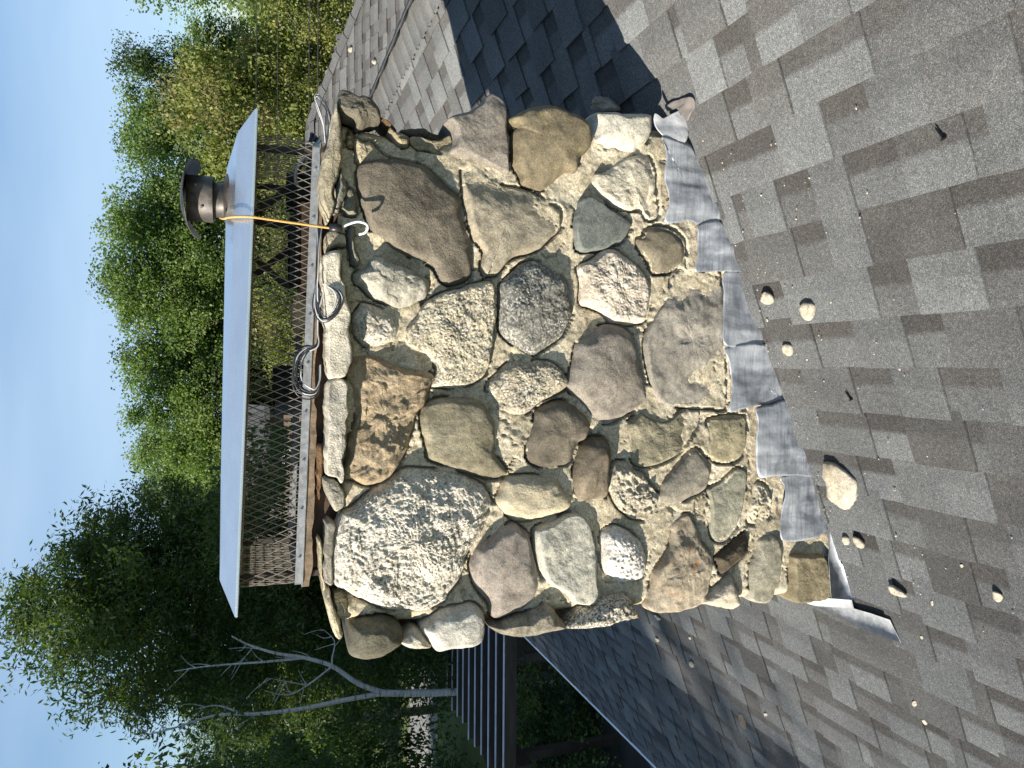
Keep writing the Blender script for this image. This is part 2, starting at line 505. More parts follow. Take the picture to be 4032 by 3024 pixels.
STONES={
 's1':[(0.5330,1.3715),(0.5590,1.3616),(0.5699,1.3265),(0.5805,1.2706),(0.5766,1.2318),(0.5680,1.1873),(0.5427,1.1527),(0.5143,1.1205),(0.4935,1.0879),(0.4754,1.0851),(0.4489,1.0877),(0.4131,1.0738),(0.3933,1.0600),(0.3433,1.0570),(0.3038,1.0541),(0.2798,1.0581),(0.2587,1.0867),(0.2507,1.1192),(0.2625,1.1461),(0.2979,1.1676),(0.3116,1.2020),(0.3386,1.2698),(0.3693,1.3082),(0.3877,1.3361),(0.4586,1.3614),(0.4906,1.3689)],
 's2':[(0.5654,1.0760),(0.5834,1.0652),(0.5867,1.0446),(0.5577,1.0208),(0.5394,0.9576),(0.5370,0.9160),(0.5259,0.8672),(0.4981,0.8142),(0.4853,0.7807),(0.4732,0.7773),(0.4266,0.7803),(0.3999,0.8102),(0.3736,0.8365),(0.3622,0.8496),(0.3494,0.8855),(0.3381,0.9243),(0.3108,0.9530),(0.2854,0.9783),(0.2810,1.0067),(0.2743,1.0068),(0.2899,1.0152),(0.3109,1.0209),(0.3406,1.0127),(0.3587,1.0212),(0.3891,1.0435),(0.4767,1.0687)],
 's3':[(0.7118,1.1241),(0.7270,1.1053),(0.7423,1.0646),(0.7649,1.0290),(0.7851,1.0153),(0.7961,1.0014),(0.7912,0.9874),(0.7781,0.9649),(0.7452,0.9506),(0.7098,0.9507),(0.6503,0.9456),(0.5843,0.9436),(0.5905,0.9738),(0.6038,1.0210),(0.6078,1.0447),(0.6192,1.0885),(0.6274,1.1102),(0.6622,1.1023),(0.6827,1.1051),(0.7000,1.1133)],
 's4':[(0.7284,0.9461),(0.7468,0.9174),(0.7695,0.8787),(0.7814,0.8428),(0.7820,0.8131),(0.7711,0.7629),(0.7604,0.7221),(0.7386,0.6945),(0.7113,0.6874),(0.6767,0.6906),(0.6428,0.7177),(0.6269,0.7210),(0.6011,0.7310),(0.5945,0.7682),(0.5668,0.8015),(0.5427,0.8311),(0.5463,0.8608),(0.5584,0.8967),(0.5762,0.9001),(0.6077,0.9197),(0.6884,0.9266),(0.7076,0.9171),(0.7145,0.9364)],
 's5':[(0.7824,0.6673),(0.7915,0.6431),(0.7978,0.5905),(0.7963,0.5763),(0.7994,0.5370),(0.8010,0.4827),(0.7794,0.4751),(0.7436,0.4784),(0.7132,0.4927),(0.6938,0.5251),(0.6811,0.5394),(0.6803,0.5787),(0.6835,0.6246),(0.6864,0.6421),(0.6917,0.6665),(0.7003,0.6735),(0.7234,0.6633),(0.7582,0.6602)],
 's6':[(0.5883,0.6656),(0.6015,0.6588),(0.6072,0.6309),(0.6361,0.5924),(0.6622,0.5535),(0.6722,0.5176),(0.6754,0.4850),(0.6640,0.4702),(0.6361,0.4589),(0.6109,0.4513),(0.5560,0.4507),(0.5050,0.4390),(0.4804,0.4646),(0.4880,0.4939),(0.5062,0.5087),(0.5034,0.5448),(0.5073,0.5770),(0.5178,0.6055),(0.5316,0.6302),(0.5516,0.6548),(0.5695,0.6654)],
 's7':[(0.5154,0.7132),(0.5283,0.6893),(0.5282,0.6720),(0.5118,0.6405),(0.4900,0.5946),(0.4709,0.5516),(0.4560,0.5371),(0.4395,0.5441),(0.4025,0.5724),(0.3933,0.5937),(0.3785,0.6288),(0.3669,0.6913),(0.3733,0.7154),(0.4069,0.7277),(0.4238,0.7295),(0.4551,0.7281),(0.4900,0.7198)],
 's8':[(0.4268,0.4933),(0.4471,0.4789),(0.4572,0.4496),(0.4582,0.4125),(0.4444,0.3748),(0.4198,0.3481),(0.3924,0.3401),(0.3694,0.3398),(0.3424,0.3509),(0.3226,0.3847),(0.3104,0.4332),(0.3171,0.4628),(0.3456,0.4741),(0.3765,0.5001),(0.4080,0.5113)],
 's9':[(0.2590,1.3833),(0.2722,1.3709),(0.2833,1.3509),(0.2961,1.3459),(0.3098,1.3283),(0.3086,1.3029),(0.2970,1.2825),(0.2926,1.2696),(0.2888,1.2438),(0.2701,1.2045),(0.2582,1.1834),(0.2349,1.1806),(0.2087,1.1885),(0.1869,1.2173),(0.1757,1.2433),(0.1722,1.2718),(0.1889,1.3051),(0.2030,1.3356),(0.2273,1.3608),(0.2391,1.3783)],
 's10':[(0.1483,1.3855),(0.1663,1.3731),(0.1818,1.3632),(0.1800,1.3406),(0.1708,1.3127),(0.1588,1.2897),(0.1466,1.2691),(0.1289,1.2613),(0.1083,1.2638),(0.0875,1.2741),(0.0691,1.3022),(0.0610,1.3301),(0.0682,1.3554),(0.0905,1.3779),(0.1155,1.3854)],
 's11':[(0.1990,1.1699),(0.2188,1.1298),(0.2310,1.0866),(0.2459,1.0482),(0.2558,1.0039),(0.2404,0.9898),(0.2005,0.9839),(0.1605,0.9780),(0.1254,0.9863),(0.0932,0.9889),(0.0529,0.9971),(0.0127,1.0025),(-0.0196,1.0274),(-0.0433,1.0824),(-0.0432,1.1367),(-0.0380,1.1635),(-0.0095,1.1530),(0.0115,1.1530),(0.0271,1.1638),(0.0477,1.1825),(0.0603,1.2116),(0.0805,1.2378),(0.1193,1.2353),(0.1510,1.2067),(0.1667,1.2015)],
 's12':[(0.2471,0.9590),(0.2880,0.9240),(0.3138,0.8951),(0.3218,0.8592),(0.3116,0.8195),(0.2917,0.7859),(0.2681,0.7588),(0.2376,0.7450),(0.1940,0.7412),(0.1755,0.7343),(0.1502,0.7443),(0.1312,0.7543),(0.1059,0.7710),(0.0772,0.8111),(0.0613,0.8375),(0.0486,0.8638),(0.0635,0.8966),(0.0844,0.9227),(0.1141,0.9550),(0.1594,0.9600),(0.2077,0.9603)],
 's13':[(0.3142,0.7098),(0.3419,0.6599),(0.3690,0.6287),(0.3736,0.6041),(0.3657,0.5756),(0.3451,0.5432),(0.3242,0.5141),(0.3029,0.4883),(0.2681,0.4696),(0.2226,0.4728),(0.1768,0.4834),(0.1604,0.4905),(0.1511,0.5340),(0.1517,0.5735),(0.1573,0.6020),(0.1851,0.6305),(0.1996,0.6691),(0.2080,0.6986),(0.2645,0.6990)],
 's14':[(0.2714,0.3917),(0.3046,0.3845),(0.3274,0.3546),(0.3249,0.3049),(0.3224,0.2740),(0.3197,0.2073),(0.0967,0.1973),(-0.0973,0.1841),(-0.1088,0.2511),(-0.1019,0.3549),(-0.0807,0.4260),(0.0043,0.4651),(0.0915,0.4776),(0.1650,0.4503),(0.2249,0.4093),(0.2622,0.3930)],
 's15':[(0.1080,0.6717),(0.1341,0.6371),(0.1413,0.6019),(0.1326,0.5662),(0.1109,0.5336),(0.0757,0.5151),(0.0273,0.5074),(-0.0212,0.4886),(-0.0700,0.4734),(-0.0879,0.4695),(-0.1072,0.4987),(-0.1324,0.5528),(-0.1574,0.6026),(-0.1505,0.6345),(-0.1213,0.6732),(-0.0926,0.7012),(-0.0610,0.7323),(-0.0390,0.7461),(0.0001,0.7362),(0.0316,0.7262),(0.0788,0.7129)],
 's16':[(-0.0376,0.9954),(0.0019,0.9575),(0.0296,0.9191),(0.0238,0.8833),(0.0304,0.8439),(0.0215,0.7973),(-0.0032,0.7668),(-0.0344,0.7462),(-0.0515,0.7562),(-0.0670,0.7798),(-0.0916,0.8364),(-0.1190,0.8659),(-0.1309,0.9018),(-0.1273,0.9374),(-0.1087,0.9727),(-0.0752,0.9920)],
 's17':[(-0.0056,1.4099),(0.0273,1.3902),(0.0353,1.3502),(0.0256,1.3123),(0.0105,1.2815),(0.0030,1.2557),(-0.0046,1.2166),(-0.0122,1.1769),(-0.0252,1.1636),(-0.0406,1.1715),(-0.0641,1.1820),(-0.1005,1.1925),(-0.1262,1.2161),(-0.1650,1.2264),(-0.2011,1.2368),(-0.2192,1.2393),(-0.2446,1.2548),(-0.2725,1.2703),(-0.3021,1.3036),(-0.3117,1.3493),(-0.2989,1.3795),(-0.2925,1.4118),(-0.2822,1.4180),(-0.2573,1.4094),(-0.2273,1.3996),(-0.1969,1.3996),(-0.1668,1.3898),(-0.1342,1.3774),(-0.1062,1.3874),(-0.0557,1.3900),(-0.0355,1.3975)],
 's18':[(-0.1084,1.1898),(-0.0865,1.1526),(-0.0815,1.1095),(-0.0832,1.0603),(-0.0968,1.0214),(-0.1320,0.9932),(-0.1591,0.9818),(-0.1968,0.9801),(-0.2346,0.9813),(-0.2733,0.9555),(-0.2954,0.9440),(-0.3058,0.9553),(-0.3129,0.9808),(-0.3056,1.0258),(-0.2874,1.0812),(-0.2699,1.1249),(-0.2526,1.1706),(-0.2288,1.1760),(-0.1972,1.1841),(-0.1553,1.1923)],
 's19':[(-0.1949,0.9818),(-0.2005,0.9402),(-0.1894,0.8916),(-0.2197,0.9061),(-0.2441,0.9108),(-0.2743,0.9268),(-0.2891,0.9396),(-0.2761,0.9621),(-0.2421,0.9783)],
 's20':[(-0.2052,0.8752),(-0.1593,0.8558),(-0.1224,0.8428),(-0.1011,0.8097),(-0.0920,0.7762),(-0.1017,0.7388),(-0.1209,0.7078),(-0.1465,0.6834),(-0.1721,0.6728),(-0.2067,0.6863),(-0.2187,0.7104),(-0.2561,0.7273),(-0.2777,0.7408),(-0.2856,0.7814),(-0.2890,0.8183),(-0.2768,0.8549),(-0.2576,0.8748),(-0.2297,0.8783)],
 's21':[(-0.2163,0.6828),(-0.2042,0.6585),(-0.2081,0.6269),(-0.2342,0.6090),(-0.2855,0.6067),(-0.3335,0.6116),(-0.3845,0.6182),(-0.3922,0.6568),(-0.3964,0.6986),(-0.3702,0.7160),(-0.3319,0.7249),(-0.2973,0.7201),(-0.2599,0.7066),(-0.2317,0.6965)],
 's22':[(-0.1682,0.5380),(-0.1395,0.5093),(-0.1301,0.4874),(-0.1434,0.4652),(-0.1556,0.4168),(-0.1381,0.3756),(-0.1220,0.3378),(-0.1209,0.2897),(-0.1661,0.2873),(-0.1957,0.3101),(-0.2350,0.3403),(-0.2704,0.3779),(-0.2916,0.4340),(-0.2963,0.4857),(-0.2855,0.5151),(-0.2558,0.5299),(-0.2104,0.5340)],
 's23':[(-0.3853,0.9711),(-0.3526,0.9553),(-0.3197,0.9394),(-0.3117,0.9103),(-0.3135,0.8645),(-0.3190,0.8081),(-0.3298,0.7743),(-0.3553,0.7640),(-0.3752,0.7434),(-0.4039,0.7363),(-0.4250,0.7532),(-0.4347,0.8038),(-0.4434,0.8669),(-0.4439,0.9095),(-0.4238,0.9387),(-0.4011,0.9614)],
 's24':[(-0.5612,1.0458),(-0.5201,1.0304),(-0.4952,0.9958),(-0.4703,0.9577),(-0.4544,0.9191),(-0.4713,0.8962),(-0.4944,0.8732),(-0.5388,0.8597),(-0.5896,0.8461),(-0.6310,0.8358),(-0.6707,0.8455),(-0.7024,0.8717),(-0.7174,0.9077),(-0.7282,0.9529),(-0.7225,0.9786),(-0.6845,0.9916),(-0.6549,1.0139),(-0.6259,1.0329),(-0.5948,1.0425)],
 's25':[(-0.4806,0.8468),(-0.4668,0.8203),(-0.4536,0.7801),(-0.4401,0.7429),(-0.4388,0.7120),(-0.4595,0.6841),(-0.4924,0.6664),(-0.5411,0.6555),(-0.5993,0.6480),(-0.6536,0.6510),(-0.6860,0.6472),(-0.7107,0.6575),(-0.7108,0.6889),(-0.7043,0.7236),(-0.6836,0.7409),(-0.6549,0.7785),(-0.6330,0.8124),(-0.5972,0.8294),(-0.5714,0.8395),(-0.5273,0.8465)],
 's26':[(-0.5113,0.6241),(-0.4901,0.6030),(-0.4857,0.5709),(-0.5080,0.5274),(-0.5364,0.4942),(-0.5738,0.4754),(-0.6135,0.4713),(-0.6485,0.4857),(-0.6584,0.5222),(-0.6611,0.5656),(-0.6430,0.5873),(-0.6215,0.6124),(-0.5883,0.6252),(-0.5498,0.6237)],
 's27':[(-0.7851,0.7401),(-0.7527,0.7163),(-0.7293,0.6957),(-0.7225,0.6679),(-0.7037,0.6294),(-0.6974,0.5939),(-0.6979,0.5544),(-0.7202,0.5252),(-0.7511,0.5103),(-0.7777,0.5064),(-0.7768,0.5464),(-0.7849,0.5931),(-0.7921,0.6462),(-0.7900,0.6952)],
 's28':[(-0.7555,0.9848),(-0.7432,0.9560),(-0.7339,0.9270),(-0.7259,0.8847),(-0.7106,0.8518),(-0.6948,0.8220),(-0.7166,0.7916),(-0.7467,0.7744),(-0.7840,0.7503),(-0.7907,0.8045),(-0.7973,0.8578),(-0.7933,0.9071),(-0.7808,0.9494)],
 's29':[(-0.6371,0.4391),(-0.5885,0.4049),(-0.5491,0.3820),(-0.4880,0.3709),(-0.4650,0.3239),(-0.5033,0.2935),(-0.5514,0.2749),(-0.6068,0.2347),(-0.6750,0.2369),(-0.7364,0.2544),(-0.7598,0.2844),(-0.7675,0.3381),(-0.7661,0.4029),(-0.7563,0.4494),(-0.7421,0.4639),(-0.6974,0.4500)],
 's30':[(-0.4232,1.4239),(-0.3938,1.4091),(-0.3777,1.3793),(-0.3561,1.3543),(-0.3271,1.3189),(-0.3128,1.2933),(-0.2933,1.2676),(-0.2816,1.2339),(-0.2868,1.1997),(-0.2924,1.1571),(-0.2966,1.1193),(-0.3118,1.0701),(-0.3322,1.0312),(-0.3575,1.0087),(-0.3904,0.9973),(-0.4167,1.0084),(-0.4180,0.9971),(-0.4548,1.0138),(-0.4806,1.0304),(-0.5113,1.0525),(-0.5420,1.0717),(-0.5685,1.0743),(-0.6070,1.0933),(-0.6341,1.1177),(-0.6547,1.1258),(-0.6698,1.1608),(-0.6770,1.1954),(-0.6675,1.2507),(-0.6622,1.2922),(-0.6460,1.3256),(-0.6274,1.3586),(-0.6058,1.3987),(-0.5881,1.4260),(-0.5592,1.4384),(-0.5036,1.4397),(-0.4584,1.4361),(-0.4337,1.4288)],
 's31':[(-0.7236,1.3935),(-0.7040,1.3860),(-0.6936,1.3635),(-0.6893,1.3306),(-0.6914,1.2973),(-0.7087,1.2688),(-0.7286,1.2531),(-0.7501,1.2478),(-0.7727,1.2556),(-0.7902,1.2841),(-0.8017,1.3175),(-0.8019,1.3582),(-0.7906,1.3883),(-0.7742,1.3971),(-0.7488,1.3959)],
 's32':[(-0.7302,1.1899),(-0.7042,1.1606),(-0.6884,1.1337),(-0.6845,1.0929),(-0.6789,1.0544),(-0.6878,1.0320),(-0.7111,1.0151),(-0.7414,1.0107),(-0.7842,1.0147),(-0.8013,1.0314),(-0.8048,1.0703),(-0.8027,1.1115),(-0.8052,1.1467),(-0.7890,1.1603),(-0.7660,1.1764),(-0.7486,1.1898)],
 's33':[(-0.7704,1.2530),(-0.7463,1.2348),(-0.7352,1.2164),(-0.7483,1.1925),(-0.7683,1.1791),(-0.7937,1.1656),(-0.7964,1.1870),(-0.7901,1.2293)],
 's34':[(-0.2864,0.5836),(-0.2845,0.5441),(-0.3046,0.5258),(-0.3225,0.4854),(-0.3561,0.4630),(-0.3871,0.4329),(-0.4373,0.4174),(-0.4530,0.4322),(-0.4651,0.4507),(-0.4696,0.4839),(-0.4572,0.5279),(-0.4258,0.5679),(-0.3923,0.5897),(-0.3497,0.6079),(-0.3177,0.6046)],
 's35':[(-0.3909,0.4217),(-0.3455,0.4034),(-0.3136,0.3736),(-0.2815,0.3436),(-0.2494,0.3017),(-0.2705,0.2704),(-0.3120,0.2386),(-0.3524,0.2420),(-0.3853,0.2612),(-0.4032,0.3076),(-0.4207,0.3572),(-0.4239,0.3913),(-0.4111,0.4140)],
 's36':[(-0.1642,0.2525),(-0.1516,0.2253),(-0.1444,0.1824),(-0.1451,0.1327),(-0.1535,0.1043),(-0.2041,0.1004),(-0.2518,0.1061),(-0.2831,0.1245),(-0.2977,0.1618),(-0.2962,0.2050),(-0.2795,0.2358),(-0.2475,0.2575),(-0.2165,0.2458)],
 's37':[(-0.3345,0.1675),(-0.3225,0.1365),(-0.3317,0.1049),(-0.3534,0.0952),(-0.4117,0.1038),(-0.4540,0.1096),(-0.4956,0.1279),(-0.5134,0.1339),(-0.5485,0.1646),(-0.5543,0.1955),(-0.5338,0.2265),(-0.4810,0.2302),(-0.4368,0.2308),(-0.4157,0.2341),(-0.3839,0.2406),(-0.3649,0.1980)],
 's38':[(-0.3763,0.0599),(-0.3721,0.0343),(-0.4005,0.0016),(-0.4498,-0.0089),(-0.4926,0.0002),(-0.5114,0.0451),(-0.4983,0.0836),(-0.4551,0.0906),(-0.4132,0.0721)],
 's39':[(-0.6084,0.2133),(-0.5896,0.1827),(-0.5653,0.1519),(-0.5364,0.1084),(-0.5483,0.0893),(-0.5861,0.0855),(-0.6161,0.1136),(-0.6446,0.1571),(-0.6628,0.1941),(-0.6356,0.2037)],
 's40':[(-0.7362,0.2574),(-0.7082,0.2181),(-0.6797,0.1815),(-0.6707,0.1630),(-0.7043,0.1438),(-0.7381,0.1245),(-0.7708,0.1178),(-0.7870,0.1427),(-0.7767,0.1926),(-0.7645,0.2358),(-0.7563,0.2663)],
 's41':[(-0.5673,0.0475),(-0.5531,0.0187),(-0.5530,-0.0202),(-0.5789,-0.0403),(-0.6340,-0.0477),(-0.6987,-0.0388),(-0.7355,-0.0230),(-0.7718,-0.0039),(-0.7741,0.0284),(-0.7533,0.0768),(-0.6995,0.0776),(-0.6411,0.0689),(-0.5994,0.0503)],
 's42':[(-0.6291,-0.0906),(-0.6247,-0.1407),(-0.6293,-0.2020),(-0.6481,-0.2298),(-0.7053,-0.2445),(-0.7730,-0.2492),(-0.7898,-0.1909),(-0.7841,-0.1030),(-0.7470,-0.0891),(-0.6810,-0.0881)],
 'c1':[(0.5482,1.4233),(0.5265,1.4159),(0.4923,1.4085),(0.4489,1.4207),(0.4256,1.4329),(0.4419,1.4475),(0.4792,1.4451),(0.5024,1.4354)],
 'c2':[(0.4796,1.4109),(0.4933,1.3962),(0.4819,1.3838),(0.4270,1.3812),(0.4207,1.3985),(0.4246,1.4133),(0.4390,1.4207)],
 'c3':[(0.7125,1.4383),(0.7536,1.4262),(0.7514,1.4041),(0.7393,1.3819),(0.7468,1.3720),(0.7411,1.3471),(0.7235,1.3270),(0.6996,1.3168),(0.6788,1.3218),(0.6704,1.3519),(0.6545,1.3817),(0.6686,1.3892),(0.6805,1.4163),(0.6955,1.4358)],
 'c4':[(0.6393,1.3842),(0.6292,1.3618),(0.6338,1.3418),(0.6181,1.3242),(0.5972,1.3064),(0.5914,1.2885),(0.5775,1.3012),(0.5640,1.3491),(0.5626,1.3766),(0.6018,1.3841)],
 'c5':[(0.6775,1.2888),(0.6669,1.2709),(0.6666,1.2503),(0.6581,1.2347),(0.6351,1.2346),(0.6235,1.2476),(0.6313,1.2708),(0.6525,1.2862)],
 'c6':[(0.6561,1.2295),(0.6627,1.1930),(0.6567,1.1532),(0.6763,1.1159),(0.6511,1.1076),(0.6297,1.1129),(0.6187,1.1451),(0.6249,1.1849),(0.6291,1.2190)],
 'c7':[(0.6838,1.2555),(0.6951,1.2245),(0.7027,1.1800),(0.6920,1.1614),(0.6892,1.1401),(0.6818,1.1132),(0.6616,1.1559),(0.6649,1.2191),(0.6720,1.2477)],
 'c8':[(0.7135,1.3269),(0.7070,1.2966),(0.6922,1.2710),(0.6756,1.2606),(0.6742,1.2735),(0.6868,1.2965)],
 'c9':[(0.3755,1.4058),(0.3865,1.3910),(0.3617,1.3860),(0.3244,1.3810),(0.2998,1.3709),(0.2845,1.3759),(0.2911,1.3933),(0.3233,1.4008)],
 'c10':[(0.6393,1.4064),(0.6603,1.3966),(0.6416,1.3854),(0.6118,1.3841),(0.6031,1.3964),(0.6193,1.4075)],
 'k1':[(0.3042,1.4739),(0.3154,1.4497),(0.3130,1.4265),(0.2845,1.4240),(0.2544,1.4276),(0.2249,1.4153),(0.1949,1.4153),(0.1653,1.4029),(0.1353,1.3979),(0.1050,1.4052),(0.0600,1.3952),(0.0348,1.3939),(0.0095,1.4025),(-0.0219,1.4148),(-0.0258,1.4394),(-0.0221,1.4589),(0.0215,1.4626),(0.0713,1.4639),(0.1334,1.4664),(0.1829,1.4713),(0.2448,1.4738)],
 'k2':[(-0.0305,1.4588),(-0.0305,1.4099),(-0.0808,1.4098),(-0.1186,1.4047),(-0.1513,1.4121),(-0.1941,1.4120),(-0.2443,1.4193),(-0.2922,1.4192),(-0.3070,1.4266),(-0.2915,1.4364),(-0.2803,1.4657),(-0.2427,1.4682),(-0.1928,1.4659),(-0.1304,1.4623)],
 'k3':[(-0.2878,1.4669),(-0.2964,1.4389),(-0.3275,1.4191),(-0.3657,1.4141),(-0.3822,1.4362),(-0.3562,1.4510),(-0.3254,1.4656)],
 'k4':[(-0.4142,1.4582),(-0.4204,1.4386),(-0.4532,1.4386),(-0.5033,1.4434),(-0.5790,1.4433),(-0.5830,1.4555),(-0.5618,1.4677),(-0.4765,1.4654)],
 'k5':[(-0.4631,1.4776),(-0.4764,1.4666),(-0.5618,1.4677),(-0.5901,1.4604),(-0.6021,1.4676),(-0.5511,1.4750),(-0.5006,1.4799)],
 'k6':[(-0.6175,1.4640),(-0.5956,1.4555),(-0.6192,1.4456),(-0.6505,1.4358),(-0.6817,1.4283),(-0.7183,1.4183),(-0.7384,1.4208),(-0.7313,1.4381),(-0.6796,1.4480),(-0.6431,1.4603)],
 'k7':[(0.5736,1.4671),(0.6192,1.4551),(0.7122,1.4407),(0.6908,1.4334),(0.6471,1.4260),(0.5980,1.4210),(0.5482,1.4233),(0.5022,1.4379),(0.4716,1.4476),(0.4373,1.4426),(0.3965,1.4571),(0.4324,1.4741),(0.4688,1.4813),(0.5183,1.4790)],
 'k8':[(0.3669,1.4595),(0.3648,1.4156),(0.3377,1.4106),(0.3354,1.4278),(0.3216,1.4497),(0.3222,1.4606)],
 'k9':[(-0.2123,1.4804),(-0.2102,1.4695),(-0.2553,1.4658),(-0.3051,1.4705),(-0.3548,1.4789),(-0.2796,1.4827)],
 'k10':[(-0.6043,1.4432),(-0.6070,1.4136),(-0.6285,1.4012),(-0.6710,1.4085),(-0.6446,1.4185),(-0.6427,1.4382)],
}
FLASH={
 'f1':[(0.8034,0.4677),(0.7937,0.4372),(0.8191,0.3914),(0.8324,0.3644),(0.8103,0.3525),(0.7957,0.3327),(0.7607,0.3441),(0.7253,0.3593),(0.7145,0.3980),(0.7367,0.4404),(0.7640,0.4635)],
 'f2':[(0.7367,0.4404),(0.7219,0.3592),(0.7204,0.3416),(0.6956,0.3197),(0.6473,0.2914),(0.5720,0.2544),(0.4918,0.2251),(0.4754,0.2612),(0.4704,0.3090),(0.4800,0.3407),(0.4672,0.4259),(0.5415,0.4191),(0.6171,0.4353),(0.6649,0.4243),(0.7075,0.4324)],
 'f3':[(0.4685,0.3110),(0.4846,0.2291),(0.4382,0.2000),(0.4312,0.1913),(0.3636,0.1575),(0.3295,0.1425),(0.3244,0.2103),(0.3227,0.2669),(0.3209,0.3167),(0.3552,0.3132),(0.4066,0.3098),(0.4474,0.3103)],
 'f4':[(0.3219,0.2123),(0.3271,0.1425),(0.2610,0.1061),(0.1498,0.0539),(0.0899,0.0295),(0.0881,0.0953),(0.0887,0.2031),(0.1876,0.2085),(0.2569,0.2094)],
 'f5':[(0.0829,0.1928),(0.0864,0.0273),(-0.0204,-0.0218),(-0.1069,-0.0515),(-0.0932,-0.0464),(-0.1052,0.0184),(-0.1107,0.0844),(-0.1233,0.1533),(-0.1267,0.1902),(-0.0599,0.1757),(-0.0209,0.1750),(0.0314,0.1860)],
 'f6':[(-0.1177,0.0864),(-0.1059,0.0184),(-0.0968,-0.0465),(-0.1987,-0.0877),(-0.2910,-0.1337),(-0.3497,-0.1571),(-0.3467,-0.0635),(-0.3437,0.0106),(-0.3431,0.0705),(-0.2413,0.0826),(-0.1633,0.0773)],
 'f7':[(-0.3496,-0.0285),(-0.3512,-0.1571),(-0.4443,-0.1949),(-0.5314,-0.2284),(-0.5460,-0.2241),(-0.5673,-0.1562),(-0.5697,-0.0582),(-0.5510,-0.0229),(-0.4610,-0.0302),(-0.3893,-0.0423)],
 'f8':[(-0.5385,-0.2269),(-0.5383,-0.2381),(-0.6040,-0.2588),(-0.6599,-0.2767),(-0.6827,-0.3055),(-0.6992,-0.3115),(-0.7557,-0.3297),(-0.7984,-0.3448),(-0.7869,-0.2960),(-0.7792,-0.2394),(-0.6468,-0.2259)],
}
ONROOF={
 'apron':[(-0.8316,0.1056),(-0.7941,-0.0401),(-0.8266,-0.0360),(-0.8185,-0.1193),(-0.8147,-0.1973),(-0.8886,-0.2097),(-0.8974,-0.1087),(-0.9029,-0.0253),(-0.8930,0.0691),(-0.8885,0.1730),(-0.8909,0.2301)],
 'underlay':[(0.8374,0.0177),(0.8478,-0.0407),(0.8273,-0.1348),(0.7909,-0.1019),(0.7799,-0.0709),(0.8242,-0.0553),(0.8275,-0.0139)],
 'd1':[(-0.2866,-0.1601),(-0.2867,-0.1882),(-0.3034,-0.2217),(-0.3179,-0.2420),(-0.3365,-0.2557),(-0.3461,-0.2602),(-0.3913,-0.2361),(-0.4384,-0.1885),(-0.4379,-0.1517),(-0.4285,-0.1228),(-0.4051,-0.1095),(-0.3652,-0.1330),(-0.3372,-0.1268),(-0.3029,-0.1430)],
 'd2':[(0.2384,-0.1234),(0.2515,-0.1436),(0.2480,-0.1622),(0.2342,-0.1699),(0.2156,-0.1574),(0.2149,-0.1340),(0.2257,-0.1164)],
 'd3':[(0.1946,-0.2789),(0.2055,-0.2980),(0.2049,-0.3243),(0.1963,-0.3355),(0.1742,-0.3226),(0.1567,-0.3053),(0.1541,-0.2861),(0.1681,-0.2749),(0.1836,-0.2780)],
 'd4':[(0.0829,-0.1403),(0.0891,-0.1586),(0.0852,-0.1787),(0.0686,-0.1752),(0.0570,-0.1668),(0.0522,-0.1520),(0.0627,-0.1349)],
 'd5':[(-0.5546,-0.1046),(-0.5473,-0.1260),(-0.5641,-0.1256),(-0.5763,-0.1178),(-0.5812,-0.0965),(-0.5707,-0.0964)],
 'd6':[(-0.5430,-0.1537),(-0.5387,-0.1762),(-0.5495,-0.1896),(-0.5638,-0.1902),(-0.5749,-0.1741),(-0.5645,-0.1557)],
 'd7':[(-0.6807,-0.2463),(-0.6780,-0.2679),(-0.6868,-0.2895),(-0.6971,-0.3052),(-0.7079,-0.2911),(-0.7091,-0.2656),(-0.7070,-0.2434)],
 'd8':[(-0.5909,-0.6254),(-0.5850,-0.6392),(-0.5923,-0.6516),(-0.6047,-0.6469),(-0.6166,-0.6346),(-0.6079,-0.6244)],
 'd9':[(-1.1182,-0.1647),(-1.1141,-0.1768),(-1.1289,-0.1758),(-1.1385,-0.1621),(-1.1325,-0.1576)],
 'd10':[(-1.1806,-0.1776),(-1.1727,-0.1909),(-1.1859,-0.1963),(-1.1995,-0.1783)],
 'd11':[(-1.4656,1.8180),(-1.4539,1.7755),(-1.4710,1.7613),(-1.4908,1.7982),(-1.4821,1.8235)],
 'd12':[(-1.6616,1.9571),(-1.6511,1.9212),(-1.6708,1.9264),(-1.6897,1.9638)],
 'd13':[(-1.6669,1.5700),(-1.6593,1.5450),(-1.6850,1.5503),(-1.7035,1.5786),(-1.6940,1.5902)],
 'd14':[(-1.8259,1.2236),(-1.8056,1.1901),(-1.8207,1.1709),(-1.8611,1.1747),(-1.8982,1.2026),(-1.9092,1.2339),(-1.8793,1.2415)],
 'd15':[(-1.6815,0.9282),(-1.6662,0.9023),(-1.6804,0.9042),(-1.6972,0.9310)],
 'd16':[(0.9637,0.3646),(0.9733,0.3395),(0.9731,0.3069),(0.9532,0.2879),(0.9270,0.2705),(0.9194,0.2846),(0.9365,0.3342),(0.9501,0.3722)],
 'd17':[(-0.5346,-0.5455),(-0.5319,-0.5529),(-0.5374,-0.5534),(-0.5432,-0.5457)],
 'd18':[(-0.8355,-0.2998),(-0.8311,-0.3083),(-0.8386,-0.3093),(-0.8441,-0.3014)],
 'd19':[(-0.6885,-0.3951),(-0.6857,-0.4003),(-0.7001,-0.3977),(-0.7050,-0.3913)],
 'd20':[(0.1714,-0.0972),(0.1721,-0.1028),(0.1642,-0.1038),(0.1622,-0.0969)],
 'd21':[(0.2007,-0.3927),(0.2016,-0.3985),(0.1957,-0.3990),(0.1927,-0.3919)],
 'd22':[(-1.4786,1.4630),(-1.4700,1.4456),(-1.4853,1.4501),(-1.4949,1.4701)],
}

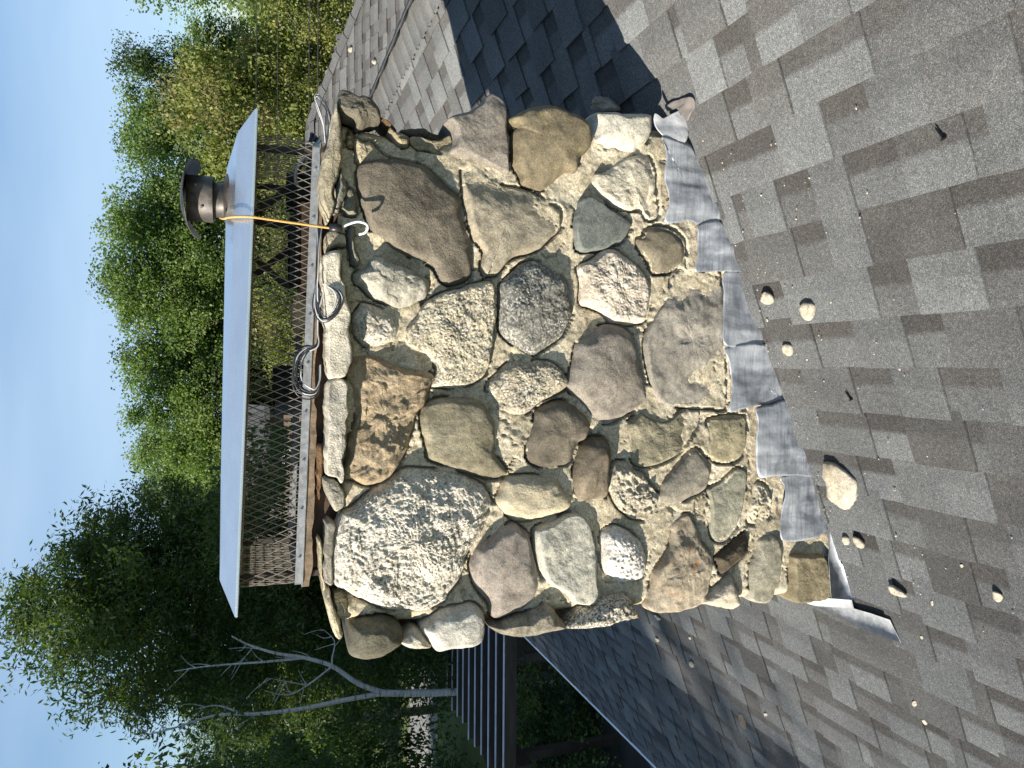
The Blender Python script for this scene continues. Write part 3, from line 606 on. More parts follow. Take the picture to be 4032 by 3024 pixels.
# ------------------------------------------------------------------ ground, road
def sheet(name, pts, z, mat, label=None):
    o = mesh(name, [(x, y, z) for x, y in pts], [tuple(range(len(pts)))], mat)
    o['kind'] = 'structure'
    return o


def ground_mat(name, c1, c2, scale):
    m, nt, b = new_mat(name)
    v = coords(nt, 'Position')
    c = ramp(nt, [(0.35, c1), (0.65, c2)], tnoise(nt, v, scale, 8, 0.65))
    c = mixc(nt, 0.5, c, ramp(nt, [(0.3, (.5, .5, .5)), (0.7, (1.3, 1.3, 1.2))], tnoise(nt, v, scale * 14, 4)), 'MULTIPLY')
    nt.links.new(c, b.inputs['Base Color'])
    b.inputs['Roughness'].default_value = 0.95
    return m


m_grass = ground_mat('lawn_grass', (.06, .10, .025), (.13, .16, .045), 0.5)
m_road = ground_mat('worn_asphalt', (.20, .20, .205), (.27, .27, .27), 0.8)
m_dirt = ground_mat('leaf_litter', (.05, .045, .03), (.09, .075, .045), 0.9)
sheet('ground', [(-600, -600), (600, -600), (600, 900), (-600, 900)], GROUND, m_grass)
sheet('driveway', [(-60, 26.0), (-12, 22.8), (40, 21.5), (40, 26.5), (-12, 27.4), (-60, 36)], GROUND + .006, m_road)
sheet('planting_bed', [(-14, 8), (-4, 4), (30, 8), (30, 20), (-9.5, 20.6)], GROUND + .004, m_dirt)

# ------------------------------------------------------------------ the roof
m_shingle = shingle_mat()
m_deck = plain('roof_felt', (.03, .03, .03), 0.9)
m_white_metal = plain('white_drip_edge', (.75, .76, .78), 0.45, var=0.05)
X_EAVE, X_RIDGE = -3.21, 1.94
Y0, Y1 = -4.6, 7.2
WY_R, WZ_R, WX_A = 6.3, 1.08, 2.77           # wing: ridge line y, ridge height, hip apex x
Z_RIDGE = M_ROOF * X_RIDGE

roof = thing('house_roof', 'grey and brown asphalt shingle roof sloping down to the left around the chimney', 'roof', (0, 0, 0))
dk = MB()
# gable-side slabs as thin closed slabs below the shingles
t = 0.02
dk.add([(X_EAVE, Y0, M_ROOF * X_EAVE - .003), (X_RIDGE, Y0, Z_RIDGE - .003), (X_RIDGE, Y1, Z_RIDGE - .003), (X_EAVE, Y1, M_ROOF * X_EAVE - .003),
        (X_EAVE, Y0, M_ROOF * X_EAVE - t), (X_RIDGE, Y0, Z_RIDGE - t), (X_RIDGE, Y1, Z_RIDGE - t), (X_EAVE, Y1, M_ROOF * X_EAVE - t)],
       [(0, 1, 2, 3), (7, 6, 5, 4), (0, 4, 5, 1), (1, 5, 6, 2), (2, 6, 7, 3), (3, 7, 4, 0)])
XB = X_RIDGE + 4.5
dk.add([(X_RIDGE, Y0, Z_RIDGE - .003), (XB, Y0, Z_RIDGE - .003 - M_ROOF * 4.5), (XB, Y1, Z_RIDGE - .003 - M_ROOF * 4.5), (X_RIDGE, Y1, Z_RIDGE - .003),
        (X_RIDGE, Y0, Z_RIDGE - t), (XB, Y0, Z_RIDGE - t - M_ROOF * 4.5), (XB, Y1, Z_RIDGE - t - M_ROOF * 4.5), (X_RIDGE, Y1, Z_RIDGE - t)],
       [(0, 1, 2, 3), (7, 6, 5, 4), (0, 4, 5, 1), (1, 5, 6, 2), (2, 6, 7, 3), (3, 7, 4, 0)])
dk.build('roof_deck', m_deck, roof)

PAL = dict(light=(.138, .142, .142), mid=(.116, .118, .118), warm=(.103, .102, .100), brown=(.080, .077, .074), dark=(.066, .062, .059))
EXPO = 0.1323            # course pitch in plan
SLN = math.sqrt(1 + M_ROOF * M_ROOF)


def pick(*w):
    k = random.choices(list(PAL), w)[0]
    j = random.uniform(.9, 1.1)
    return np.array(PAL[k]) * j


def tab_geom(org, es, ey, en, y0, y1, ln, hb, c_top, c_mid, c_bot, split):
    """one shingle tab: wedge with its butt at s=0 (down-slope), going up-slope by ln"""
    rows = [0.0, ln * .45, ln * split, ln * (split + .10), ln + .022]
    lift, hb = hb, .010
    cols = [c_bot, c_mid, c_mid, c_top, c_top]
    v, c = [], []
    j = [random.uniform(-.0016, .0016) for _ in range(4)]
    for i, r in enumerate(rows):
        h = lift + hb + (0.001 - hb) * r / (ln + .022)
        for k, yy in enumerate((y0 + (j[0] if i == 0 else 0), y1 + (j[1] if i == 0 else 0))):
            rr = r + (j[2 + k] if i == 0 else 0)
            p = org - es * rr + ey * yy + en * h
            v.append(p)
            c.append(cols[i])
    for i in (0, 4):
        for k in (0, 1):
            q = v[i * 2 + k]
            h = lift + hb + (0.001 - hb) * rows[i] / (ln + .022)
            v.append(q - en * (h + .0005))
            c.append(np.array(PAL['dark']) * .5)
    f = [(i * 2, i * 2 + 1, i * 2 + 3, i * 2 + 2) for i in range(4)]
    f += [(10, 11, 1, 0), (0, 2, 4, 6, 8, 12, 10), (11, 13, 9, 7, 5, 3, 1)]
    return [tuple(p) for p in v], f, c


def courses(org0, es, ey, en, ncourse, pitch, yrange, hole=None, jit=0.0):
    """lay laminated shingles; returns list of (verts, faces, colours)"""
    out = []
    for k in range(ncourse):
        ya, yb = yrange(k)
        org = org0 - es * (pitch * k)
        y = ya + random.uniform(-.25, 0)
        raised = random.random() < .5
        while y < yb:
            w = random.uniform(.12, .22) if raised else random.uniform(.08, .17)
            if random.random() < .06:
                w = random.uniform(.035, .06)
            e0, e1 = max(y, ya), min(y + w, yb)
            if e1 - e0 > .012:
                if raised:
                    c = pick(4, 4, 3, .6, 0)
                    b = c * random.uniform(1.0, 1.15)
                    tp = c * random.uniform(.80, 1.0)
                    if random.random() < .3:
                        tp = np.array(PAL['brown']) * random.uniform(.9, 1.2)
                    hb = .0075
                else:
                    c = pick(2.5, 4, 3, 1.2, 0)
                    b = c * random.uniform(1.0, 1.18)
                    tp = np.array(PAL['dark' if random.random() < .5 else 'brown']) * random.uniform(.9, 1.15)
                    hb = .0000
                g = tab_geom(org, es, ey, en, e0, e1, pitch, hb + random.uniform(0, .0009), tp, c, b, random.uniform(.48, .60))
                out.append(g)
            y += w
            raised = not raised if random.random() < .88 else raised
    return out


es = np.array([-1, 0, -M_ROOF]) / SLN
ey = np.array([0, 1.0, 0])
en = np.array([-M_ROOF, 0, 1]) / SLN
x_butt0 = .0197 - .1323 * 24
n_main = 38
CH_X0, CH_X1, CH_Y1 = -.70, .72, .46


def main_range(k):
    return (Y0 + 1.4, Y1 - .3)


tabs = courses(np.array([x_butt0, 0, M_ROOF * x_butt0]), es, ey, en, n_main, EXPO * SLN, main_range)


def in_chimney(g):
    v = np.array(g[0])
    cx, cy = v[:, 0].mean(), v[:, 1].mean()
    return CH_X0 + .1 < cx < CH_X1 - .1 and .08 < cy < CH_Y1 - .08


tabs = [g for g in tabs if not in_chimney(g)]
# which tabs show largest from where the photographer stands
Fv, Rv, Uv = np.array(fwd), np.array(right), np.array(upv)


def shown(g):
    v = np.array(g[0])[[0, 1, 6, 7]]
    d = v - np.array(CAM)
    z = d @ Fv
    if z.min() < .1:
        return 0.0
    a, b = d @ Rv / z, d @ Uv / z
    if a.min() > .519 or a.max() < -.519 or b.min() > .692 or b.max() < -.692:
        return 0.0
    c = d.mean(0)
    if c[1] > 2.08:                       # behind the chimney face?
        q = np.array(CAM) + c * (2.08 / c[1])
        if -.72 < q[0] < .74 and q[2] < 1.4:
            return 0.0
    if c[0] > X_RIDGE:
        return 0.0
    o = [0, 1, 3, 2]
    a, b = np.clip(a[o], -.52, .52), np.clip(b[o], -.7, .7)
    return abs(np.dot(a, np.roll(b, 1)) - np.dot(b, np.roll(a, 1)))


score = np.array([shown(g) for g in tabs])
order = np.argsort(-score)
near = set(order[:300].tolist())
rest = MB()
rest_c = []
for i, g in enumerate(tabs):
    v, f, c = g
    if i in near:
        ctr = np.mean(np.array(v), axis=0)
        mesh('shingle', v, f, m_shingle, roof, tuple(ctr), attr=np.array(c))
    else:
        rest.add(v, f)
        rest_c += c
# far side of the ridge
es2 = np.array([1, 0, -M_ROOF]) / SLN
en2 = np.array([M_ROOF, 0, 1]) / SLN
far = courses(np.array([X_RIDGE + .07 + EXPO * 18, 0, Z_RIDGE - M_ROOF * (.07 + EXPO * 18)]), es2, ey, en2, 19, EXPO * SLN, lambda k: (-1.5, 6.6))
for v, f, c in far:
    rest.add(v, f)
    rest_c += c
# wing slope behind, facing the camera, with a hip on its right end
es3 = np.array([0, -1, -M_ROOF]) / SLN
ex3 = np.array([1.0, 0, 0])
en3 = np.array([0, -M_ROOF, 1]) / SLN
NW = 22
wing_lo = WY_R - .05 - EXPO * NW


def wing_range(k):
    ymid = wing_lo + EXPO * (k + .5)
    xr = WX_A + (WY_R - ymid)
    zc = WZ_R - M_ROOF * (WY_R - ymid)
    xl = max(1.0, min(X_RIDGE, zc / M_ROOF))
    return (xl, xr)


wing = courses(np.array([0, wing_lo, WZ_R - M_ROOF * (WY_R - wing_lo)]), es3, ex3, en3, NW + 1, EXPO * SLN, wing_range)
for v, f, c in wing:
    rest.add(v, f)
    rest_c += [q * np.array([1.0, .98, .97]) for q in c]
o = mesh('shingles', rest.v, rest.f, m_shingle, roof, attr=np.array(rest_c))
o['kind'] = 'stuff'
# wing deck under its shingles
wd = MB()
yl = wing_lo - .1
zl = WZ_R - M_ROOF * (WY_R - yl)
wd.add([(-.6, WY_R, WZ_R - .004), (WX_A, WY_R, WZ_R - .004), (WX_A + (WY_R - yl), yl, zl - .004), (-.6, yl, zl - .004),
        (WX_A + 2.9, WY_R + 2.9, WZ_R - M_ROOF * 2.9), (-.6, WY_R + 2.9, WZ_R - M_ROOF * 2.9)],
       [(3, 2, 1, 0), (0, 1, 4, 5), (1, 2, 4)])
wd.build('wing_deck', m_deck, roof)


def cap_piece(p, d, sl, sr, halfw, ln, hb, tint, lift=.006):
    """one ridge cap bent over the ridge: p start (butt), d direction it climbs, sl/sr down-slope vectors of the two sides"""
    v, c = [], []
    prof = [-1, -.72, -.40, -.16, 0, .16, .40, .72, 1]
    for r, h in ((0, hb), (ln, .003)):
        for a in prof:
            side = sl if a < 0 else sr
            w = abs(a) * halfw
            rnd = .016 * max(0, 1 - abs(a) / .45) ** 2
            v.append(p + d * r + side * w + np.array([0, 0, 1]) * (h + .014 - rnd + lift * max(0, -a - .4)))
            c.append(tint * random.uniform(.95, 1.05))
    n = len(prof)
    for a in prof:
        side = sl if a < 0 else sr
        v.append(p + side * abs(a) * halfw + np.array([0, 0, 1]) * (.006 - .016 * max(0, 1 - abs(a) / .45) ** 2))
        c.append(tint * .4)
    f = [(i, i + 1, n + i + 1, n + i) for i in range(n - 1)] + [(2 * n + i, 2 * n + i + 1, i + 1, i) for i in range(n - 1)]
    return v, f, c


sl, sr = np.array([-1, 0, -M_ROOF]) / SLN, np.array([1, 0, -M_ROOF]) / SLN
for k in range(46):
    y = 6.1 - k * .143
    tint = np.array(PAL['warm']) * random.uniform(1.0, 1.35) if random.random() < .7 else np.array(PAL['mid']) * random.uniform(.95, 1.15)
    v, f, c = cap_piece(np.array([X_RIDGE, y, Z_RIDGE + .004]), np.array([0, -1.0, 0]), sl, sr, .200, .19, .015, tint)
    mesh('ridge_cap', v, f, m_shingle, roof, (X_RIDGE, y, Z_RIDGE), True, attr=np.array(c))
hd = np.array([-1, 1, M_ROOF])
hl = np.linalg.norm(hd)
hd = hd / hl
for k in range(20):
    p = np.array([WX_A, WY_R, WZ_R + .008]) - hd * (.05 + .20 * (k + .6))
    v, f, c = cap_piece(p, hd, np.array([-.66, -.66, -.33]), np.array([.66, .66, -.33]), .15, .26, .012, np.array(PAL['warm']) * random.uniform(1.0, 1.15))
    mesh('hip_cap', v, f, m_shingle, roof, tuple(p), attr=np.array(c))
for k in range(10):
    p = np.array([WX_A - .1 - .2 * k, WY_R, WZ_R + .010])
    v, f, c = cap_piece(p, np.array([-1.0, 0, 0]), np.array([0, -1, -M_ROOF]) / SLN, np.array([0, 1, -M_ROOF]) / SLN, .15, .24, .012, np.array(PAL['warm']) * random.uniform(.95, 1.1))
    mesh('ridge_cap', v, f, m_shingle, roof, tuple(p), attr=np.array(c))
# white drip edge along the eave
MB().box(X_EAVE - .012, X_EAVE + .012, Y0, Y1, M_ROOF * X_EAVE - .055, M_ROOF * X_EAVE + .004).build('drip_edge', m_white_metal, roof)
# walls of the house below the roof
m_wall = plain('house_siding', (.20, .17, .14), .8)
hw = thing('house_wall', 'shaded brown wall of the house under the eave', 'wall', (0, 0, GROUND))
MB().box(X_EAVE + .45, 5.8, Y0 + .4, Y1 - .4, GROUND, M_ROOF * X_EAVE - .06).build('siding', m_wall, hw)

# ------------------------------------------------------------------ the stone chimney
chim = thing('stone_chimney', 'fieldstone chimney with crumbling mortar rising through the shingle roof', 'chimney', (0, .24, 0))


def resample(poly, n, jit=0.0, seed=0):
    p = [Vector((a, b, 0)) for a, b in poly]
    sp = np.array([(q.x, q.y) for q in spline(p, 10, True)])
    d = np.linalg.norm(np.roll(sp, -1, 0) - sp, axis=1)
    s = np.concatenate([[0], np.cumsum(d)])
    sp = np.vstack([sp, sp[:1]])
    t = np.linspace(0, s[-1], n, endpoint=False)
    out = np.stack([np.interp(t, s, sp[:, 0]), np.interp(t, s, sp[:, 1])], 1)
    if jit:
        P = np.c_[out, np.zeros(n)]
        out = out + jit * np.c_[fbm(P * 45, seed, 3), fbm(P * 45 + 31, seed + 3, 3)]
    return out


def edge_dist(q, po):
    e = np.roll(po, -1, 0) - po
    out = np.empty(len(q))
    for i0 in range(0, len(q), 4000):
        w = q[i0:i0 + 4000]
        t = np.clip(((w[:, None, :] - po[None]) * e[None]).sum(2) / ((e ** 2).sum(1)[None] + 1e-12), 0, 1)
        out[i0:i0 + 4000] = np.linalg.norm(w[:, None, :] - (po[None] + t[..., None] * e[None]), axis=2).min(1)
    return out


def stone_geom(poly, H, p=3.5, tilt=(0, 0), amp=.004, freq=28, cell=0.0, cfreq=60, back=.05, n=112, R=22, seed=0, y0=0.0, crag=0.0, facet=.5, jit=.0028, emax=.034):
    """a field stone: flat or domed face with a rounded rim of its own width, broken by random facets"""
    o = resample(poly, n, jit, seed)
    c = o.mean(0)
    ts = 1 - (np.arange(R + 1) / R) ** 1.3
    shr = .90
    pts = [np.c_[c[0] + (o[:, 0] - c[0]) * shr, c[1] + (o[:, 1] - c[1]) * shr], o]
    pts += [np.c_[c[0] + (o[:, 0] - c[0]) * t, c[1] + (o[:, 1] - c[1]) * t] for t in ts[:-1]] + [c[None]]
    Q2 = np.vstack(pts)
    nr = R + 2
    tt = np.concatenate([np.ones(2 * n)] + [np.full(n, t) for t in ts[:-1]] + [[0.0]])
    er = min(.34 / p ** 2, emax) + .004
    rnd = random.Random(seed)
    Qn = np.c_[Q2, np.zeros(len(Q2))] + seed * 1.37
    dd = edge_dist(Q2, o)
    k = np.clip(dd / (er * (1 + .6 * fbm(Qn * 14, seed + 31, 2))), 0, 1)
    prof = np.sqrt(np.clip(1 - (1 - k) ** 2, 0, 1))
    h = H * prof
    dome = .45 if p < 4 else .28 if p < 6 else .12
    h = H * ((1 - dome * .75) * prof + dome * (1 - tt ** 2))
    size = np.linalg.norm(o - c, axis=1).mean()
    for _ in range(5):
        a = rnd.uniform(0, 2 * math.pi)
        off = rnd.uniform(.25, .75) * size
        sl = rnd.uniform(.12, .5) * facet
        pl = H * rnd.uniform(.97, 1.05) - sl * ((Q2[:, 0] - c[0]) * math.cos(a) + (Q2[:, 1] - c[1]) * math.sin(a) - off)
        h = np.where(tt < 1, np.minimum(h, np.maximum(pl, .25 * H)), h)
    h = h + (tilt[0] * (Q2[:, 0] - c[0]) + tilt[1] * (Q2[:, 1] - c[1])) * prof
    P = np.c_[Q2[:, 0], y0 - h, Q2[:, 1]]
    P[:n, 1] = y0 + back
    P[n:2 * n, 1] = y0 + .018
    w = np.clip(dd / .012, .25, 1)
    w[:n] = 0
    Q = P + seed * 1.37
    d = amp * fbm(Q * freq, seed, 5, .6) + amp * 2.0 * fbm(Q * freq * .3, seed + 9, 3)
    if cell:
        wv = worley(Q * cfreq, seed)
        d = d + cell * (.55 - wv) + cell * .7 * (vnoise(Q * cfreq * 1.7, seed + 2))
    if crag:
        f1 = fbm(Q * 13, seed + 21, 3)
        d = d + crag * np.round(f1 * 3.2) / 3.2 + crag * .5 * np.abs(fbm(Q * 30, seed + 4, 3))
    P[:, 1] -= d * w
    P[:, 0] += w * amp * .5 * fbm(Q * freq + 77, seed + 5, 3)
    f = []
    for i in range(nr - 1):
        for kk in range(n):
            f.append((i * n + kk, (i + 1) * n + kk, (i + 1) * n + (kk + 1) % n, i * n + (kk + 1) % n))
    L = (nr - 1) * n
    ci = len(P) - 1
    for kk in range(n):
        f.append((L + kk, ci, L + (kk + 1) % n))
    f.append(tuple(range(n)))
    return P, f, (c[0], y0, c[1])


# name: (colour, second colour, H, flatness, tilt, roughness kwargs, material kwargs)
GR = dict(spk=.85)
SPEC = {
 's1': ((96, 86, 72), (124, 113, 96), .048, 4, (0, .10), dict(amp=.004), dict(stain=.55, bmp=.5)),
 's2': ((146, 132, 106), (164, 152, 128), .034, 5, (-.10, .05), dict(amp=.004), dict(stain=.2)),
 's3': ((118, 109, 100), (136, 126, 115), .042, 6, (.05, 0), dict(amp=.005, back=.2), dict(stain=.3)),
 's4': ((112, 98, 70), (132, 117, 86), .062, 4, (.12, 0), dict(amp=.003, back=.24), dict(stain=.3, lichen=A(150, 138, 60))),
 's5': ((176, 170, 152), (200, 195, 180), .048, 3.5, (.1, -.05), dict(amp=.003, back=.2), dict(stain=.15)),
 's6': ((188, 176, 150), (205, 195, 172), .030, 5, (0, .1), dict(amp=.006, freq=40), dict(stain=.1, bmp=.5)),
 's7': ((98, 108, 106), (116, 124, 120), .038, 7, (.06, .12), dict(amp=.0015), dict(stain=.1, bmp=.25)),
 's8': ((108, 98, 76), (134, 122, 98), .030, 2.4, (0, 0), dict(amp=.001), dict(stain=.25, bmp=.15)),
 's9': ((160, 156, 140), (180, 175, 160), .046, 4, (.12, .05), dict(amp=.006, crag=.008), dict(stain=.2, band=(1, 1, 5))),
 's10': ((178, 166, 146), (200, 192, 176), .040, 3, (.05, .05), dict(amp=.004, cell=.003, cfreq=90), dict(spk=.6, stain=.1)),
 's11': ((186, 170, 132), (208, 194, 158), .044, 5, (.05, .02), dict(amp=.004, cell=.0024, cfreq=140, n=260, R=62, crag=.005, freq=50), dict(spk=.75, stain=.2, bmp=.7)),
 's12': ((96, 95, 88), (126, 124, 114), .050, 3, (.05, .1), dict(amp=.004, cell=.0018, cfreq=140, n=220, R=48, freq=50), dict(spk=.8, stain=.2, spk_hi=(.45, .44, .40))),
 's13': ((190, 166, 138), (212, 196, 176), .042, 4, (.02, .06), dict(amp=.005, cell=.0018, cfreq=140, n=220, R=48, crag=.004, freq=50), dict(spk=.55, stain=.1)),
 's14': ((136, 129, 118), (158, 151, 140), .024, 8, (0, .03), dict(amp=.006, crag=.004), dict(stain=.25)),
 's15': ((128, 117, 105), (148, 138, 126), .046, 3.5, (.05, .12), dict(amp=.003), dict(stain=.4, bmp=.35)),
 's16': ((154, 138, 106), (176, 162, 130), .034, 4, (.05, 0), dict(amp=.005, cell=.002, cfreq=140, n=200, R=44, freq=50), dict(spk=.75)),
 's17': ((150, 122, 86), (178, 154, 118), .046, 4, (-.06, 0), dict(amp=.009, freq=22, crag=.016, n=200, R=44), dict(stain=.45, bmp=.6)),
 's18': ((140, 129, 98), (160, 150, 122), .050, 4, (.06, .04), dict(amp=.003), dict(stain=.35, band=(5, 1, 1))),
 's19': ((96, 96, 78), (126, 124, 100), .010, 4, (0, 0), dict(amp=.004), dict(stain=.3)),
 's20': ((102, 92, 76), (128, 116, 98), .050, 3.2, (.08, .06), dict(amp=.003), dict(stain=.5)),
 's21': ((112, 96, 74), (142, 126, 102), .066, 3, (.06, 0), dict(amp=.002), dict(stain=.3, band=(1, 1, 4))),
 's22': ((130, 122, 94), (150, 141, 112), .026, 6, (-.06, .04), dict(amp=.006), dict(stain=.3, bmp=.6)),
 's23': ((176, 160, 124), (198, 184, 152), .044, 3, (0, .05), dict(amp=.003), dict(stain=.3)),
 's24': ((132, 119, 110), (154, 142, 132), .048, 3.4, (.1, .06), dict(amp=.003), dict(stain=.3, bmp=.25)),
 's25': ((168, 165, 150), (188, 185, 170), .042, 6, (-.04, .06), dict(amp=.005, crag=.003), dict(stain=.15)),
 's26': ((192, 184, 172), (222, 218, 214), .040, 3, (0, .05), dict(amp=.004, cell=.005, cfreq=80), dict(spk=.5, stain=.2)),
 's27': ((150, 138, 112), (184, 172, 146), .060, 3, (.1, 0), dict(amp=.004, cell=.005, cfreq=80, back=.2), dict(spk=.8, lichen=A(176, 140, 40))),
 's28': ((120, 110, 94), (150, 140, 120), .050, 3, (.18, 0), dict(amp=.004, back=.2), dict(stain=.3, band=(2, 1, 7))),
 's29': ((156, 134, 104), (180, 164, 138), .036, 5, (0, .06), dict(amp=.006, crag=.006), dict(stain=.3, lichen=A(170, 112, 60))),
 's30': ((196, 184, 162), (222, 214, 198), .060, 3.2, (.02, .04), dict(amp=.006, cell=.0030, cfreq=150, n=360, R=95, crag=.010, freq=60), dict(spk=.7, stain=.2, bmp=.8)),
 's31': ((84, 80, 62), (116, 110, 88), .070, 2.8, (.1, 0), dict(amp=.003, back=.2), dict(stain=.4)),
 's32': ((164, 161, 152), (186, 184, 176), .058, 4, (.1, .03), dict(amp=.004, back=.2), dict(stain=.15)),
 's33': ((160, 152, 134), (178, 170, 152), .040, 4, (.1, 0), dict(amp=.005, back=.2), dict(stain=.2)),
 's34': ((150, 138, 108), (182, 170, 142), .030, 5, (.1, .1), dict(amp=.012, freq=30, cell=.008, cfreq=55, crag=.012, n=160, R=36), dict(spk=.5)),
 's35': ((126, 118, 104), (146, 138, 122), .034, 4, (0, .05), dict(amp=.0025), dict(stain=.1, bmp=.3)),
 's36': ((140, 128, 92), (164, 152, 114), .022, 5, (0, 0), dict(amp=.004), dict(stain=.3)),
 's37': ((130, 129, 108), (152, 150, 130), .022, 6, (0, 0), dict(amp=.004), dict(stain=.3)),
 's38': ((170, 156, 122), (194, 182, 152), .018, 4, (.1, 0), dict(amp=.008, cell=.006, cfreq=70), dict(spk=.4)),
 's39': ((70, 56, 40), (96, 80, 58), .034, 3, (-.2, 0), dict(amp=.004), dict(stain=.3)),
 's40': ((172, 156, 130), (196, 182, 158), .040, 3.4, (.1, 0), dict(amp=.004, back=.2), dict(stain=.2)),
 's41': ((142, 136, 114), (164, 158, 136), .030, 5, (0, 0), dict(amp=.003, back=.2), dict(stain=.2)),
 's42': ((126, 111, 76), (152, 137, 100), .036, 6, (0, .04), dict(amp=.005, back=.2), dict(stain=.45)),
}
RUB = {
 'c1': ((138, 136, 126), .030, -.03), 'c2': ((128, 124, 108), .030, -.015), 'c3': ((112, 106, 92), .060, -.015), 'c4': ((172, 160, 134), .028, 0),
 'c5': ((150, 138, 112), .026, 0), 'c6': ((160, 148, 122), .014, .005), 'c7': ((88, 82, 70), .03, .05), 'c8': ((92, 74, 52), .03, .03),
 'c9': ((126, 124, 112), .030, -.02), 'c10': ((146, 122, 84), .02, .005),
 'k1': ((206, 198, 180), .038, -.05), 'k2': ((204, 196, 180), .038, -.045), 'k3': ((170, 164, 148), .036, -.035), 'k4': ((150, 144, 130), .03, -.02),
 'k5': ((184, 172, 142), .02, -.01), 'k6': ((190, 178, 150), .03, -.015), 'k7': ((172, 162, 138), .040, -.035), 'k8': ((180, 170, 146), .03, -.03),
 'k9': ((120, 92, 64), .02, -.005), 'k10': ((90, 84, 64), .03, -.01),
}
polys_np = []
for i, (nm, sp) in enumerate(SPEC.items()):
    c1, c2, H, p, tl, g, mk = sp
    kw = dict(n=150, R=34)
    kw.update(g)
    po_ = np.array(STONES[nm])
    STONES[nm] = [tuple(q) for q in po_.mean(0) + (po_ - po_.mean(0)) * 1.05]
    P, f, ctr = stone_geom(STONES[nm], H * 1.12, p, tl, seed=i * 7 + 3, **kw)
    g1, g2 = sum(c1) / 3, sum(c2) / 3
    c1 = [x * .58 + (g1 * t) * .42 for x, t in zip(c1, (1.03, 1.0, .93))]
    c2 = [x * .58 + (g2 * t) * .42 for x, t in zip(c2, (1.03, 1.0, .93))]
    mat = stone_mat('fieldstone_' + nm, A(*c1), A(*c2), i + 1.0, **mk)
    so = mesh('stone', P, f, mat, chim, ctr, True)
    polys_np.append(resample(STONES[nm], 60))
for i, (nm, (c, H, y0)) in enumerate(RUB.items()):
    slab = nm[0] == 'k'
    P, f, ctr = stone_geom(STONES[nm], H, 12 if slab else 5, (.0, .05), .004 if slab else .006, 34, crag=.008 if not slab else .003, back=.16 if slab else .08, n=150, R=22, seed=200 + i * 5, y0=y0, jit=.005, emax=.003 if slab else .012, facet=.12 if slab else .8)
    d = tuple(x * .86 for x in c)
    mat = stone_mat('crown_' + nm, A(*d), A(*c), 60 + i, stain=.25, bmp=.6)
    mesh('crown_slab' if slab else 'crown_stone', P, f, mat, chim, ctr, True)
    polys_np.append(resample(STONES[nm], 40))

# mortar face: an uneven sheet between the stones, feathered up against them and cracked along their edges
m_mortar, nt, b = new_mat('old_mortar')
v = coords(nt, 'Position')
n1 = tnoise(nt, v, 11, 8, .65, .4)
n2 = tnoise(nt, v, 75, 5, .65)
c = ramp(nt, [(.28, A(150, 139, 116)), (.5, A(182, 171, 147)), (.72, A(204, 195, 175))], n1)
c = mixc(nt, .6, c, ramp(nt, [(.25, (.45, .44, .42)), (.5, (1, 1, 1)), (.8, (1.35, 1.33, 1.28))], n2), 'MULTIPLY')
c = mixc(nt, ramp(nt, [(.56, (0, 0, 0)), (.70, (.55, .55, .55))], tnoise(nt, v, 4.5, 6, .6)), c, A(104, 96, 78))
nt.links.new(c, b.inputs['Base Color'])
b.inputs['Roughness'].default_value = .95
b.inputs['Specular IOR Level'].default_value = .15
vgm = nt.nodes.new('ShaderNodeTexVoronoi')
vgm.inputs['Scale'].default_value = 260
nt.links.new(v, vgm.inputs['Vector'])
sgm = nt.nodes.new('ShaderNodeSeparateColor')
nt.links.new(vgm.outputs['Color'], sgm.inputs[0])
c = mixc(nt, .6, c, ramp(nt, [(0, (.5, .49, .47)), (.5, (1, 1, 1)), (1, (1.45, 1.43, 1.4))], sgm.outputs[0]), 'MULTIPLY')
nt.links.new(c, b.inputs['Base Color'])
ad = nt.nodes.new('ShaderNodeMath')
nt.links.new(n2, ad.inputs[0])
nt.links.new(sgm.outputs[1], ad.inputs[1])
bump(nt, b, ad.outputs[0], .6, .006)


def edge_l(z):
    return -.735 - .05 * np.clip((1.0 - z) / 1.3, 0, 1) + .035 * np.clip((z - 1.15) / .3, 0, 1)


def edge_r(z):
    return np.interp(z, [-.5, .35, .75, 1.02, 1.14, 1.30, 1.45], [.80, .79, .74, .72, .655, .665, .69])


NX, NZ = 300, 330
gz = np.linspace(-.50, 1.43, NZ)
gu = np.linspace(0, 1, NX)
Zg = np.repeat(gz[:, None], NX, 1)
Xg = edge_l(gz)[:, None] + (edge_r(gz) - edge_l(gz))[:, None] * gu[None, :]
P = np.c_[Xg.ravel(), np.zeros(NX * NZ), Zg.ravel()]
# distance to the nearest stone outline
dist = np.full(len(P), 1.0)
for po in polys_np:
    lo, hi = po.min(0) - .05, po.max(0) + .05
    sel = np.where((P[:, 0] > lo[0]) & (P[:, 0] < hi[0]) & (P[:, 2] > lo[1]) & (P[:, 2] < hi[1]))[0]
    if len(sel) == 0:
        continue
    q = P[sel][:, [0, 2]]
    a, bb = po, np.roll(po, -1, 0)
    e = bb - a
    tpar = np.clip(((q[:, None, :] - a[None]) * e[None]).sum(2) / ((e ** 2).sum(1)[None] + 1e-12), 0, 1)
    dd = np.linalg.norm(q[:, None, :] - (a[None] + tpar[..., None] * e[None]), axis=2).min(1)
    dist[sel] = np.minimum(dist[sel], dd)
cragm = fbm(P * 11, 55, 3)
base = .011 + .006 * np.round(cragm * 4) / 4 * (fbm(P * 3, 66, 2) > -.1) + .007 * fbm(P * 13, 5, 4, .5) + .010 * fbm(P * 4.5, 8, 2) + .0035 * fbm(P * 80, 3, 3)
keep = fbm(P * 7, 44, 3)
feather = .007 * np.exp(-dist / .012) * np.clip(keep * 2 + .55, 0, 1)
crack = np.where((dist < .0045) & (fbm(P * 9, 71, 2) > -.15), -.030, 0.0)
hair = np.abs(fbm(P * 6.5, 91, 4, .6))
